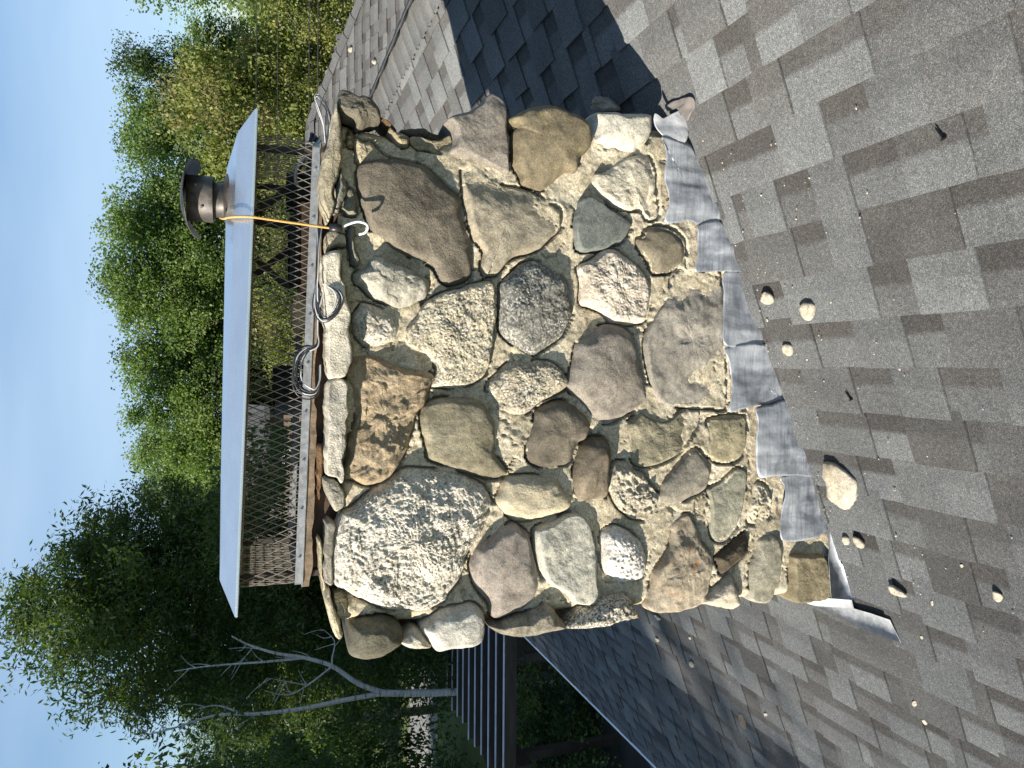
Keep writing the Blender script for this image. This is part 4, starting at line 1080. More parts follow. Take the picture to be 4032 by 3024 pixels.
crack2 = np.where((hair < .010) & (keep > -.3), -.010, 0.0)
P[:, 1] = -(base + feather + crack + crack2) - .004
# round the corners back
ex = np.minimum((P[:, 0] - np.repeat(edge_l(gz), NX)), (np.repeat(edge_r(gz), NX) - P[:, 0]))
P[:, 1] += .06 * np.clip(1 - ex / .045, 0, 1) ** 2
faces = [(r * NX + k, r * NX + k + 1, (r + 1) * NX + k + 1, (r + 1) * NX + k) for r in range(NZ - 1) for k in range(NX - 1)]
mesh('mortar', P, faces, m_mortar, chim, (0, 0, .5), True)

# other three sides and the top of the chimney: rough stonework core
m_core, nt, b = new_mat('rubble_stonework')
v = coords(nt, 'Position')
vo = nt.nodes.new('ShaderNodeTexVoronoi')
vo.inputs['Scale'].default_value = 6.5
nt.links.new(v, vo.inputs['Vector'])
sep = nt.nodes.new('ShaderNodeSeparateColor')
nt.links.new(vo.outputs['Color'], sep.inputs[0])
c = ramp(nt, [(0, A(96, 88, 72)), (.4, A(140, 128, 104)), (.7, A(176, 166, 140)), (1, A(120, 112, 100))], sep.outputs[0])
c = mixc(nt, .6, c, ramp(nt, [(.25, (.45, .44, .42)), (.5, (1, 1, 1)), (.8, (1.3, 1.3, 1.25))], tnoise(nt, v, 40, 6, .65)), 'MULTIPLY')
nt.links.new(c, b.inputs['Base Color'])
b.inputs['Roughness'].default_value = .95
bump(nt, b, tnoise(nt, v, 60, 5), .6, .008)


def side_sheet(fn, nu, nv, out):
    U, V = np.meshgrid(np.linspace(0, 1, nu), np.linspace(0, 1, nv))
    P = fn(U.ravel(), V.ravel())
    w = worley(P * 6.5, 3)
    edge = np.minimum(np.minimum(U, 1 - U), 1).ravel()
    d = (.035 * np.clip(.75 - w, 0, 1) + .008 * fbm(P * 22, 2, 4)) * np.clip(edge * 8, 0, 1)
    P = P + d[:, None] * np.array(out)[None]
    return P, [(r * nu + k, r * nu + k + 1, (r + 1) * nu + k + 1, (r + 1) * nu + k) for r in range(nv - 1) for k in range(nu - 1)]


CD = .48
core = MB()
zs = lambda V: -.5 + V * 1.90
core.add(*side_sheet(lambda U, V: np.c_[edge_l(zs(V)) + .004, .05 + U * (CD - .05), zs(V)], 40, 120, (-1, 0, 0)))
core.add(*side_sheet(lambda U, V: np.c_[edge_r(zs(V)) - .004, .05 + U * (CD - .05), zs(V)], 40, 120, (1, 0, 0)))
core.add(*side_sheet(lambda U, V: np.c_[-.735 + U * 1.47, np.full_like(U, CD), zs(V)], 110, 120, (0, 1, 0)))
core.build('rear_stonework', m_core, chim, True)
# crown wash on top, broken and uneven
nu, nv = 120, 44
U, V = np.meshgrid(np.linspace(-.70, .715, nu), np.linspace(.005, CD - .01, nv))
P = np.c_[U.ravel(), V.ravel(), np.zeros(nu * nv)]
P[:, 2] = 1.405 + .018 * fbm(P * 9, 4, 4) + .012 * fbm(P * 30, 6, 3) - .03 * np.clip((P[:, 0] + .2) / .9, 0, 1) * 0
mesh('crown_wash', P, [(r * nu + k, r * nu + k + 1, (r + 1) * nu + k + 1, (r + 1) * nu + k) for r in range(nv - 1) for k in range(nu - 1)], m_mortar, chim, (0, .24, 1.4), True)

# ------------------------------------------------------------------ flashing
m_flash, nt, b = new_mat('weathered_galvanised')
v = coords(nt, 'Position', (16, 16, 2.6))
vf = coords(nt, 'Position', (5, 5, 70))
vb = coords(nt, 'Position')
c = ramp(nt, [(.25, (.15, .17, .20)), (.42, (.30, .32, .355)), (.58, (.47, .49, .52)), (.75, (.66, .68, .70))], tnoise(nt, vb, 9, 6, .65, .6))
c = mixc(nt, .7, c, ramp(nt, [(.30, (.42, .43, .45)), (.5, (1, 1, 1)), (.75, (1.3, 1.3, 1.28))], tnoise(nt, v, 1.6, 5, .6)), 'MULTIPLY')
c = mixc(nt, .5, c, ramp(nt, [(.35, (.55, .56, .58)), (.55, (1.1, 1.1, 1.1))], tnoise(nt, vf, 2.0, 3, .6)), 'MULTIPLY')
c = mixc(nt, ramp(nt, [(.62, (0, 0, 0)), (.72, (.4, .4, .4))], tnoise(nt, vb, 5, 4)), c, (.45, .43, .24))
c = mixc(nt, ramp(nt, [(.70, (0, 0, 0)), (.76, (.8, .8, .8))], tnoise(nt, vb, 38, 5)), c, (.28, .12, .04))
nt.links.new(c, b.inputs['Base Color'])
b.inputs['Metallic'].default_value = .45
nt.links.new(ramp(nt, [(.3, (.62,) * 3), (.7, (.36,) * 3)], tnoise(nt, vb, 12, 5)), b.inputs['Roughness'])
bump(nt, b, tnoise(nt, vb, 30, 4), .3, .008)
m_flash2 = metal_mat('bright_aluminium', (.58, .59, .60), .5, .2, (9, 9, 9), .4, .2, .62)
m_under = plain('brown_underlay', (.15, .13, .115), .7, var=.25, scale=20)
fl = thing('step_flashing', 'dented grey metal step flashing along the foot of the stone chimney', 'flashing', (0, -.04, 0))


def patch(poly, fn, thick, wave, seed, n=90, R=14, wf=14):
    o = resample(poly, n, .0022, seed)
    c = o.mean(0)
    rows = [np.c_[c[0] + (o[:, 0] - c[0]) * t, c[1] + (o[:, 1] - c[1]) * t] for t in 1 - np.arange(R) / R] + [c[None]]
    Q = np.vstack(rows)
    q3 = np.c_[Q, np.zeros(len(Q))]
    w = wave * fbm(q3 * wf, seed, 3) + wave * .5 * fbm(q3 * np.array([wf * 3, wf * .6, 1]), seed + 4, 2)
    top = fn(Q, w + thick)
    bot = fn(o, w[:n])
    f = []
    for i in range(R - 1):
        for k in range(n):
            f.append((i * n + k, (i + 1) * n + k, (i + 1) * n + (k + 1) % n, i * n + (k + 1) % n))
    ci = len(top) - 1
    for k in range(n):
        f.append(((R - 1) * n + k, ci, (R - 1) * n + (k + 1) % n))
    m = len(top)
    for k in range(n):
        f.append((k, (k + 1) % n, m + (k + 1) % n, m + k))
    return np.vstack([top, bot]), f


def flat_patch(poly, fn, thick, seed):
    o = np.array(poly)
    w = .002 * fbm(np.c_[o, np.zeros(len(o))] * 20, seed, 2)
    n = len(o)
    top, bot = fn(o, w + thick), fn(o, w)
    return np.vstack([top, bot]), [tuple(range(n))] + [tuple(range(2 * n - 1, n - 1, -1))] + [(k, (k + 1) % n, n + (k + 1) % n, n + k) for k in range(n)]


def on_face(y0):
    return lambda Q, w: np.c_[Q[:, 0], y0 - w, Q[:, 1]]


def on_roof(h0):
    return lambda Q, w: np.c_[Q[:, 0], Q[:, 1], M_ROOF * Q[:, 0] + (h0 + w) * SLN]


for i, (nm, po) in enumerate(FLASH.items()):
    pf = flat_patch if nm == 'f8' else patch
    vv, ff = pf(po, on_face(-.036 - .003 * (i % 3)), .0016, 300 + i) if nm == 'f8' else patch(po, on_face(-.036 - .003 * (i % 3)), .0016, .010, 300 + i, wf=9)
    fo = mesh('flashing_piece', vv, ff, m_flash2 if nm == 'f1' else m_flash, fl, (*[(vv[:, k].mean()) for k in range(3)],), True)
    if nm == 'f1':
        fo['label'] = 'bright white curled top piece'
vv, ff = flat_patch(ONROOF['apron'], on_roof(.0205), .0014, 330)
ao = mesh('apron_piece', vv, ff, m_flash2, fl, tuple(vv.mean(0)), True)
ao['label'] = 'bright white apron tongue lying on the shingles'
vv, ff = patch(ONROOF['underlay'], on_roof(.026), .002, .012, 335)
mesh('underlay_scrap', vv, ff, m_under, fl, tuple(vv.mean(0)), True)

# ------------------------------------------------------------------ cage and lid on the chimney
TILT = -.038


def tz(x, z):
    return z + TILT * x


m_lid = metal_mat('bright_galvanised_lid', (.90, .93, .97), .20, .10, (3, 3, 14), .03, .92, .90)
m_rail = metal_mat('dull_zinc_rail', (.36, .37, .38), .5, .2, (20, 20, 20), .1, .4, .55)
m_mesh = metal_mat('expanded_steel', (.25, .22, .185), .6, .2, (30, 30, 30), 0, .2, .6)
m_rot = plain('rotten_wood', (.20, .145, .095), .9, var=.5, scale=26, bmp=.6, bscale=80)
m_wood = plain('raw_timber', (.50, .40, .27), .8, var=.15, scale=14, stretch=(1, 8, 8))
m_darkwood = plain('sooty_timber', (.045, .038, .032), .9, var=.3, scale=18)
cage = thing('chimney_guard', 'expanded metal mesh guard with a flat shiny lid on the chimney top', 'chimney cap', (0, .3, 1.5))
GX0, GX1, GY0, GY1 = -.595, .628, .055, .545
GZ0, GZ1 = 1.51, 1.672


def lid_pt(x, y, z):
    return (x, y, tz(x, z))


LX0, LX1, LY0, LY1 = -.645, .675, -.05, .64
zb, zt_, ins = 1.667, 1.711, .080
ld = MB()
r0 = [(LX0, LY0), (LX1, LY0), (LX1, LY1), (LX0, LY1)]
r1 = [(LX0 + ins, LY0 + ins), (LX1 - ins * .55, LY0 + ins), (LX1 - ins * .55, LY1 - ins), (LX0 + ins, LY1 - ins)]
V = [lid_pt(x, y, zb - .006) for x, y in r0] + [lid_pt(x, y, zb) for x, y in r0] + [lid_pt(x, y, zt_) for x, y in r1]
r2 = [(LX0 + .30, .20), (LX1 - .10, .20), (LX1 - .10, .42), (LX0 + .30, .42)]
V += [lid_pt(x, y, zt_ + .013 + .018 * (x > 0)) for x, y in r2]
V += [lid_pt(x + (.003 if x < 0 else -.003), y + (.003 if y < .3 else -.003), zb - .006) for x, y in r0]
V += [lid_pt(x, y, zt_ - .004) for x, y in r1]
F = []
for a in range(4):
    b2 = (a + 1) % 4
    F += [(a, b2, 4 + b2, 4 + a), (4 + a, 4 + b2, 8 + b2, 8 + a), (8 + a, 8 + b2, 12 + b2, 12 + a), (16 + a, 20 + a, 20 + b2, 16 + b2), (a, 16 + a, 16 + b2, b2)]
F += [(12, 13, 14, 15), (23, 22, 21, 20)]
ld.add(V, F)
lid = ld.build('lid', m_lid, cage)
bm_ = bmesh.new()
bm_.from_mesh(lid.data)
bmesh.ops.bevel(bm_, geom=[e for e in bm_.edges if e.calc_face_angle(0) > .2], offset=.0022, segments=2, affect='EDGES')
bm_.to_mesh(lid.data)
bm_.free()
# small corner joint seam
# rail round the foot of the mesh
rl = MB()


def rail_seg(x0, y0, x1, y1, th=.003, h=.020):
    a, b3 = Vector((x0, y0, tz(x0, GZ0 - .004))), Vector((x1, y1, tz(x1, GZ0 - .004)))
    rl.bar(a, b3, th, h)
    rl.bar(a - Vector((0, 0, h / 2)), b3 - Vector((0, 0, h / 2)), .020, .002)


rail_seg(GX0, GY0 - .006, GX1, GY0 - .006)
rail_seg(GX0 - .004, GY0, GX0 - .004, GY1)
rail_seg(GX1 + .004, GY0, GX1 + .004, GY1)
rail_seg(GX0, GY1 + .004, GX1, GY1 + .004)
ro = rl.build('rail', m_rail, cage)
for k in range(9):
    x = GX0 + .07 + k * .135
    bo = MB().lathe([(.0001, tz(x, GZ0) + .0), (.0042, tz(x, GZ0)), (.0035, tz(x, GZ0) + .0)], x, GY0 - .009, 8)
    mb = MB().tube([(x, GY0 - .007, tz(x, GZ0 - .003)), (x, GY0 - .0115, tz(x, GZ0 - .003))], .0036, 8)
    mb.build('bolt', m_rail, ro)


# diamond mesh walls
def mesh_wall(ptf, length, parent):
    w, hh = .0225, .0280
    ncol = int(length / w) + 1
    nrow = 6
    mb = MB()
    for k in range(ncol):
        for sgn in (1, -1):
            pts = []
            for r in range(nrow + 1):
                s = (k + (.5 if (r % 2) else 0) * sgn) * w + (.25 * w)
                s = min(max(s, 0), length)
                pts.append(ptf(s, r / nrow))
            for a, b4 in zip(pts[:-1], pts[1:]):
                mb.bar(a, b4, .0013, .0020)
    return mb.build('wire_mesh', m_mesh, parent)


def zz(x, f):
    return tz(x, GZ0 + (GZ1 - GZ0) * f)


mesh_wall(lambda s, f: (GX0 + s, GY0 + .012 * math.sin(s * 9) * f * (1 if s > 1.0 else .3), zz(GX0 + s, f)), GX1 - GX0, cage)
mesh_wall(lambda s, f: (GX0 + s, GY1, zz(GX0 + s, f)), GX1 - GX0, cage)
mesh_wall(lambda s, f: (GX0, GY0 + s, zz(GX0, f)), GY1 - GY0, cage)
mesh_wall(lambda s, f: (GX1 + .015 * math.sin(f * 3), GY0 + s, zz(GX1, f)), GY1 - GY0, cage)
# timber frame under the lid
fr = MB()
for (x0, y0, x1, y1) in ((GX0 + .03, GY1 - .03, GX1 - .03, GY1 - .03), (GX0 + .03, GY0 + .05, GX0 + .03, GY1 - .03), (GX1 - .03, GY0 + .05, GX1 - .03, GY1 - .03)):
    fr.bar((x0, y0, tz(x0, zb + .012)), (x1, y1, tz(x1, zb + .012)), .03, .036)
fr.build('timber_frame', m_wood, cage)
# rotten plank under the rail
nseg = 70
vv, ff = [], []
for k in range(nseg + 1):
    x = GX0 - .01 + (GX1 - GX0 + .01) * k / nseg
    g = np.array([[x * 1.0, 0, 0]])
    lo = .014 + .010 * float(fbm(g * 22, 5, 4)[0]) + (.006 if x < -.1 else -.002)
    zt = tz(x, GZ0) - .015
    for (yy, dz) in ((GY0 - .012 + .003 * float(fbm(g * 40, 8, 2)[0]), 0), (GY0 - .012, -lo), (GY0 + .05, -lo - .004), (GY0 + .05, 0)):
        vv.append((x, yy, zt + dz))
for k in range(nseg):
    for a in range(4):
        ff.append((k * 4 + a, k * 4 + (a + 1) % 4, (k + 1) * 4 + (a + 1) % 4, (k + 1) * 4 + a))
ff += [(0, 1, 2, 3), tuple(nseg * 4 + a for a in (3, 2, 1, 0))]
mesh('rotten_plank', vv, ff, m_rot, cage, (0, GY0, 1.49))
# four stub posts that hold the lid
for x in (GX0 + .02, GX1 - .02):
    for y in (GY0 + .02, GY1 - .02):
        MB().bar((x, y, tz(x, 1.40)), (x, y, tz(x, zb)), .016, .016).build('post', m_darkwood, cage)

# old brick lining with flues inside the guard
m_brick = plain('sooty_brick', (.085, .05, .035), .9, var=.35, scale=30, bmp=.5)
m_clay = plain('clay_tile', (.42, .22, .12), .85, var=.25, scale=22)
m_soot = plain('soot_black', (.012, .012, .013), .8, var=.3)
lin_ = thing('flue_lining', 'dark sooty brick lining and clay flues inside the mesh guard', 'flue', (0, .3, 1.4))
cm = MB()
cm.add([(-.56, .075, 1.36), (.60, .075, 1.36), (.60, .50, 1.36), (-.56, .50, 1.36), (-.56, .075, 1.512), (.60, .075, 1.468), (.60, .50, 1.468), (-.56, .50, 1.512)],
       [(0, 1, 5, 4), (1, 2, 6, 5), (2, 3, 7, 6), (3, 0, 4, 7), (4, 5, 6, 7)])
cm.build('brick_lining', m_brick, lin_)


def square_flue(cx, cy, w, d, z0, z1, th=.022):
    mb = MB()
    o_ = [(cx - w / 2, cy - d / 2), (cx + w / 2, cy - d / 2), (cx + w / 2, cy + d / 2), (cx - w / 2, cy + d / 2)]
    i_ = [(cx - w / 2 + th, cy - d / 2 + th), (cx + w / 2 - th, cy - d / 2 + th), (cx + w / 2 - th, cy + d / 2 - th), (cx - w / 2 + th, cy + d / 2 - th)]
    V = [(x, y, z0) for x, y in o_] + [(x, y, z1) for x, y in o_] + [(x, y, z1) for x, y in i_] + [(x, y, z0) for x, y in i_]
    F = []
    for a in range(4):
        b5 = (a + 1) % 4
        F += [(a, b5, 4 + b5, 4 + a), (4 + a, 4 + b5, 8 + b5, 8 + a), (8 + a, 8 + b5, 12 + b5, 12 + a)]
    return mb.add(V, F)


square_flue(.36, .30, .26, .26, 1.42, 1.515).build('clay_flue', m_clay, lin_)
square_flue(.36, .30, .20, .20, 1.43, 1.545).build('flue_liner', m_soot, lin_)
MB().lathe([(.058, 1.42), (.058, 1.592), (.050, 1.592), (.050, 1.45), (.0, 1.45)], -.045, .33, 28).build('round_flue', m_soot, lin_, True)
MB().lathe([(.058, 1.42), (.060, 1.552), (.052, 1.552), (.050, 1.45), (.0, 1.45)], .545, .30, 28).build('round_flue', m_soot, lin_, True)
for a, b6 in (((.337, .3, 1.642), (.245, .3, 1.54)), ((.60, .33, 1.505), (.475, .33, 1.645)), ((.444, .36, 1.50), (.459, .36, 1.645)), ((.30, .42, 1.645), (.42, .42, 1.50))):
    MB().bar(a, b6, .018, .018).build('strut', m_darkwood, lin_)
# a tan stone left inside
rp_ = [(.165 + .055 * math.cos(a) * (1 + .15 * math.sin(3 * a)), 1.512 + .034 * math.sin(a)) for a in np.linspace(0, 2 * math.pi, 14, endpoint=False)]
P, f, ctr = stone_geom(rp_, .05, 5, (0, 0), .006, 40, cell=.004, back=.06, n=90, R=16, seed=501, y0=.20)
so = mesh('tan_rock', P, f, stone_mat('tan_rock', A(186, 160, 116), A(206, 184, 142), 91, spk=.5), None, ctr, True)
tag(so, 'small rough tan rock behind the mesh above the crown', 'rock')

# ------------------------------------------------------------------ vent cowl on the lid
m_cowl, nt, b = new_mat('sooty_sheet_metal')
v = coords(nt, 'Position')
n1 = tnoise(nt, v, 16, 6, .65)
c = ramp(nt, [(.3, (.018, .016, .015)), (.5, (.06, .052, .045)), (.72, (.17, .145, .12))], n1)
nt.links.new(c, b.inputs['Base Color'])
b.inputs['Metallic'].default_value = .35
b.inputs['Roughness'].default_value = .5
bump(nt, b, n1, .15, .01)
VX, VY = .49, .235
vent = thing('vent_cowl', 'small sooty round metal vent cowl with bent brim on the lid', 'vent', (VX, VY, 1.69))
MB().lathe([(.100, 1.703), (.098, 1.712), (.060, 1.728), (.056, 1.728), (.056, 1.70)], VX, VY).build('base_flange', m_cowl, vent, True)
MB().lathe([(.050, 1.715), (.050, 1.775), (.046, 1.775), (.046, 1.715)], VX, VY).build('neck', m_cowl, vent, True)
sl_ = MB().lathe([(.0655, 1.757), (.0650, 1.826), (.0625, 1.826), (.0625, 1.757), (.0655, 1.757)], VX, VY, 48).build('shroud', m_cowl, vent, True)
for a in (-2.1, -1.2):
    p = Vector((VX + .066 * math.cos(a), VY + .066 * math.sin(a), 1.785 if a < -1.5 else 1.80))
    MB().tube([p, p + Vector((math.cos(a), math.sin(a), 0)) * .004], .004, 8).build('rivet', m_cowl, sl_)
bv, bf = [], []
nb = 48
rr = [0, .03, .06, .085, .105, .113]
for r in rr:
    for k in range(nb):
        a = 2 * math.pi * k / nb
        cxs = math.cos(a)
        droop = .46 * (r ** 2) / .113 * (abs(cxs) ** 1.5) + .012 * math.sin(3 * a) * (r / .113) ** 2
        bv.append((VX - .002 + r * cxs, VY + r * math.sin(a), 1.846 - droop * .75 - .05 * r))
nn = len(bv)
bv += [(x, y, z - .0025) for x, y, z in bv]
for i in range(len(rr) - 1):
    for k in range(nb):
        q = (i * nb + k, i * nb + (k + 1) % nb, (i + 1) * nb + (k + 1) % nb, (i + 1) * nb + k)
        bf += [q, tuple(nn + t for t in q[::-1])]
L0 = (len(rr) - 1) * nb
bf += [(L0 + k, L0 + (k + 1) % nb, nn + L0 + (k + 1) % nb, nn + L0 + k) for k in range(nb)]
mesh('brim', bv, bf, m_cowl, vent, (VX, VY, 1.83), True)

# ------------------------------------------------------------------ bungee cord
m_cord = plain('tan_bungee', (.52, .31, .09), .8, var=.35, scale=400, bmp=.5, bscale=600)
m_blackp = plain('black_plastic', (.02, .02, .022), .4)
m_hook = plain('white_coated_hook', (.70, .71, .72), .35, var=.05)
bg_ = thing('bungee_cord', 'orange bungee cord tied from the vent cowl down to a white hook', 'bungee cord', (.385, -.05, 1.44))
MB().tube(spline([(.425, .16, 1.735), (.405, .06, 1.722), (.397, -.01, 1.702), (.391, -.062, 1.655), (.384, -.066, 1.57), (.374, -.072, 1.452)], 8), .0033, 10).build('cord', m_cord, bg_, True)
MB().tube([(.374, -.072, 1.458), (.3745, -.074, 1.440), (.376, -.076, 1.424)], [.0105, .0115, .009], 12).build('collar', m_blackp, bg_, True)
MB().tube(spline([(.376, -.076, 1.428), (.386, -.078, 1.410), (.393, -.086, 1.386), (.388, -.094, 1.366), (.377, -.096, 1.360), (.364, -.092, 1.368), (.360, -.086, 1.382)], 8), .0034, 10).build('hook', m_hook, bg_, True)

# ------------------------------------------------------------------ cables lying on the crown
m_cab_d = plain('dark_cable', (.035, .036, .042), .45, var=.3, scale=60)
m_cab_l = plain('pale_cable', (.50, .50, .51), .5, var=.15, scale=60)


def bundle(name, label, paths, n, spread, rad, light=2):
    t = thing(name, label, 'cable', tuple(paths[0][0]))
    for j, path in enumerate(paths):
        sp = spline(path, 9)
        for k in range(n):
            o = (k - (n - 1) / 2) * spread
            pts = []
            for i, p in enumerate(sp):
                d = (sp[min(i + 1, len(sp) - 1)] - sp[max(i - 1, 0)]).normalized()
                tw = 1.1 * math.sin(i * .09 + j * 2) + .6
                a = d.cross(Vector((0, -1, 0)))
                if a.length < .1:
                    a = d.cross(Vector((0, 0, 1)))
                a.normalize()
                b = d.cross(a)
                w = o * (1 + .35 * math.sin(i * .13 + k * 1.9)) + random.uniform(-.0002, .0002)
                pts.append(p + a * (w * math.cos(tw)) + b * (w * math.sin(tw)) + b * .002 * math.sin(k * 2.4 + i * .2))
            MB().tube(pts, rad, 6).build('wire', m_cab_l if (k % light == 0) else m_cab_d, t, True)
    return t


bundle('cable_coil', 'coiled bundle of grey wires hanging over the pale crown slab', [[(.388, -.03, 1.480), (.334, -.055, 1.483), (.262, -.075, 1.485), (.214, -.078, 1.491), (.165, -.08, 1.490), (.133, -.085, 1.473), (.148, -.092, 1.445), (.185, -.09, 1.430), (.211, -.088, 1.443), (.226, -.07, 1.473)]], 6, .0034, .0018, 4)
bundle('cable_strand', 'dark twisted strand of wires folded over the rail', [[(.221, -.015, 1.477), (.157, -.018, 1.484), (.097, -.02, 1.482), (.064, -.035, 1.489), (.051, -.045, 1.518), (.020, -.05, 1.537), (-.030, -.05, 1.540), (-.057, -.05, 1.524), (-.062, -.045, 1.493), (-.033, -.035, 1.480), (.01, -.02, 1.478)]], 7, .0044, .0020, 4)
bundle('loose_wires', 'pale loose wire loops sticking up at the right end of the crown', [[(.60, .06, 1.450), (.670, .04, 1.462), (.714, .03, 1.479), (.744, .03, 1.487), (.752, .03, 1.478), (.717, .03, 1.454), (.672, .03, 1.446), (.615, .05, 1.452)]], 4, .004, .0015, 2)
bundle('black_cable', 'thick black cable bundle lying behind the mesh at the right', [[(.70, .22, 1.470), (.643, .25, 1.500), (.597, .25, 1.522), (.558, .26, 1.528), (.518, .27, 1.512), (.464, .27, 1.50)]], 6, .008, .0055, 9)

# ------------------------------------------------------------------ broken bits on the shingles
chip_labels = {
 'd1': ('mortar_chunk', 'largest pale mortar chunk on the shingles below the flashing'), 'd2': ('mortar_chunk', 'white mortar chip with rusty edge just below the middle flashing'),
 'd3': ('mortar_chunk', 'long tan mortar chip furthest from the flashing of the central three'), 'd4': ('mortar_chunk', 'cream mortar chip, lowest of the central three'),
 'd5': ('mortar_chip', 'small cream chip, nearer the flashing of a pair at its lower end'), 'd6': ('mortar_chip', 'layered white chip, outer of a pair beside the lower flashing'),
 'd7': ('mortar_chip', 'elongated tan chip beyond the white apron tongue'), 'd8': ('mortar_chip', 'tan mortar chip nearest the lower picture edge of the shingles'),
 'd9': ('mortar_chip', 'small white chip on the lower left shingles, upper of two'), 'd10': ('mortar_chip', 'small white chip on the lower left shingles, lower of two'),
 'd11': ('mortar_chip', 'white sliver on the shingles right under the chimney corner'), 'd12': ('mortar_chip', 'tiny white chip in the dappled shade near the chimney'),
 'd13': ('mortar_chip', 'small white chip in the middle of the dappled shade'), 'd14': ('dead_leaf', 'curled grey brown dead leaf in the dappled shade'),
 'd15': ('mortar_chip', 'tiny white chip beside the curled dead leaf'), 'd16': ('mortar_chunk', 'pale grey mortar chunk in the chimney shadow behind its right edge'),
 'd17': ('mortar_chip', 'tiny cream crumb on the near shingles, furthest down slope of three'), 'd18': ('mortar_chip', 'tiny cream crumb past the tip of the apron tongue'),
 'd19': ('mortar_chip', 'tiny upright white crumb beside the elongated tan chip'), 'd20': ('mortar_chip', 'tiny cream crumb between flashing and the central chips'),
 'd21': ('mortar_chip', 'tiny white crumb beside the long tan mortar chip'), 'd22': ('mortar_chip', 'tiny tan crumb beside the white chip in dappled shade'),
}
m_chip = stone_mat('mortar_crumb', A(196, 184, 160, .62), A(226, 216, 198, .62), 120, stain=.1, bmp=.5)
m_dleaf = plain('dead_leaf', (.16, .12, .08), .8, var=.5, scale=90)
for i, (k, (nm, lb)) in enumerate(chip_labels.items()):
    po = ONROOF[k]
    o = resample(po, 40, .0015, 600 + i)
    c = o.mean(0)
    size = np.linalg.norm(o - c, axis=1).mean()
    hgt = min(size * .75, .028) if k != 'd14' else .008
    if k == 'd16':
        hgt = .07
    rows = []
    for t, h in ((.86, 0), (1, .20), (1.0, .62), (.90, .95), (.55, 1.0), (.22, .97)):
        q = c + (o - c) * t
        rows.append(np.c_[q, np.full(len(q), h * hgt)])
    Pq = np.vstack(rows + [np.array([[c[0], c[1], hgt * .98]])])
    nzq = np.c_[Pq[:, :2] * 60, Pq[:, 2] * 40]
    rel = (Pq[:, :2] - c) / (size + 1e-9)
    a1, a2 = random.uniform(0, 6.28), random.uniform(0, 6.28)
    cut = np.minimum(1.15 - .55 * (rel[:, 0] * math.cos(a1) + rel[:, 1] * math.sin(a1)), 1.2 - .5 * (rel[:, 0] * math.cos(a2) + rel[:, 1] * math.sin(a2)))
    Pq[:, 2] = np.minimum(Pq[:, 2], np.clip(cut, .15, 1.2) * hgt)
    Pq[:, 2] += (fbm(nzq, 40 + i, 4) * .30 * hgt) * (Pq[:, 2] > 0)
    Pq[:, :2] += (.10 * size * np.c_[fbm(nzq * 1.4, 80 + i, 3), fbm(nzq * 1.4 + 9, 90 + i, 3)])
    W = np.c_[Pq[:, 0], Pq[:, 1], M_ROOF * Pq[:, 0] + .013 + Pq[:, 2] * 1.05]
    n = 40
    f = [(a * n + kk, a * n + (kk + 1) % n, (a + 1) * n + (kk + 1) % n, (a + 1) * n + kk) for a in range(5) for kk in range(n)]
    f += [(5 * n + kk, 5 * n + (kk + 1) % n, len(Pq) - 1) for kk in range(n)] + [tuple(range(n))[::-1]]
    ob = mesh(nm, W, f, m_dleaf if k == 'd14' else m_chip, None, (c[0], c[1], M_ROOF * c[0] + .013), True)
    tag(ob, lb, 'leaf' if k == 'd14' else 'rubble', None if k == 'd14' else 'mortar bits fallen on the roof')
# crumbs on the wing slope behind
wing_lbl = ['white crumb on the far wing roof, nearest the main ridge', 'white crumb on the far wing roof, highest of all', 'white crumb on the far wing roof, rightmost of all', 'largest white crumb on the far wing roof', 'white crumb on the far wing roof, just left of the largest', 'white crumb on the far wing roof near the chimney corner']
for i, (x, dy) in enumerate([(3.05, 1.55), (3.2, .8), (3.75, 1.35), (2.95, 1.2), (2.72, 1.3), (2.5, 1.15)]):
    y = WY_R - dy
    z = WZ_R - M_ROOF * dy + .018
    pts = [(x + math.cos(a) * random.uniform(.018, .032), y + math.sin(a) * random.uniform(.018, .034)) for a in np.linspace(0, 6.28, 8, endpoint=False)]
    V = [(a, b, z + M_ROOF * (b - y)) for a, b in pts] + [(x + (a - x) * .6, y + (b - y) * .6, z + .025 + M_ROOF * (b - y) * .6) for a, b in pts]
    f = [(k, (k + 1) % 8, 8 + (k + 1) % 8, 8 + k) for k in range(8)] + [tuple(range(8, 16))]
    tag(mesh('mortar_chip', V, f, m_chip, None, (x, y, z)), wing_lbl[i], 'rubble', 'mortar bits fallen on the roof')

# mortar dust and crumbs nobody could count
cv = MB()
rc_ = random.Random(5)
for k in range(260):
    if rc_.random() < .7:
        x = rc_.uniform(-1.0, .7)
        y = -.05 - abs(rc_.gauss(0, .28))
    else:
        x, y = rc_.uniform(-2.6, 1.2), rc_.uniform(-1.2, 2.6)
        if -.85 < x < .85 and y > -.05:
            continue
    r = rc_.uniform(.001, .003) * (1.6 if rc_.random() < .08 else 1)
    z = M_ROOF * x + .0175
    V = [(x + r * math.cos(a) * rc_.uniform(.7, 1.3), y + r * math.sin(a) * rc_.uniform(.7, 1.3), z + M_ROOF * r * math.cos(a)) for a in (0, 1.3, 2.6, 3.9, 5.2)]
    V.append((x, y, z + r * 1.2))
    cv.add(V, [(0, 1, 5), (1, 2, 5), (2, 3, 5), (3, 4, 5), (4, 0, 5)])
tag(cv.build('mortar_crumbs', m_chip), 'fine pale mortar crumbs strewn over the shingles below the chimney', 'crumbs', None, 'stuff')

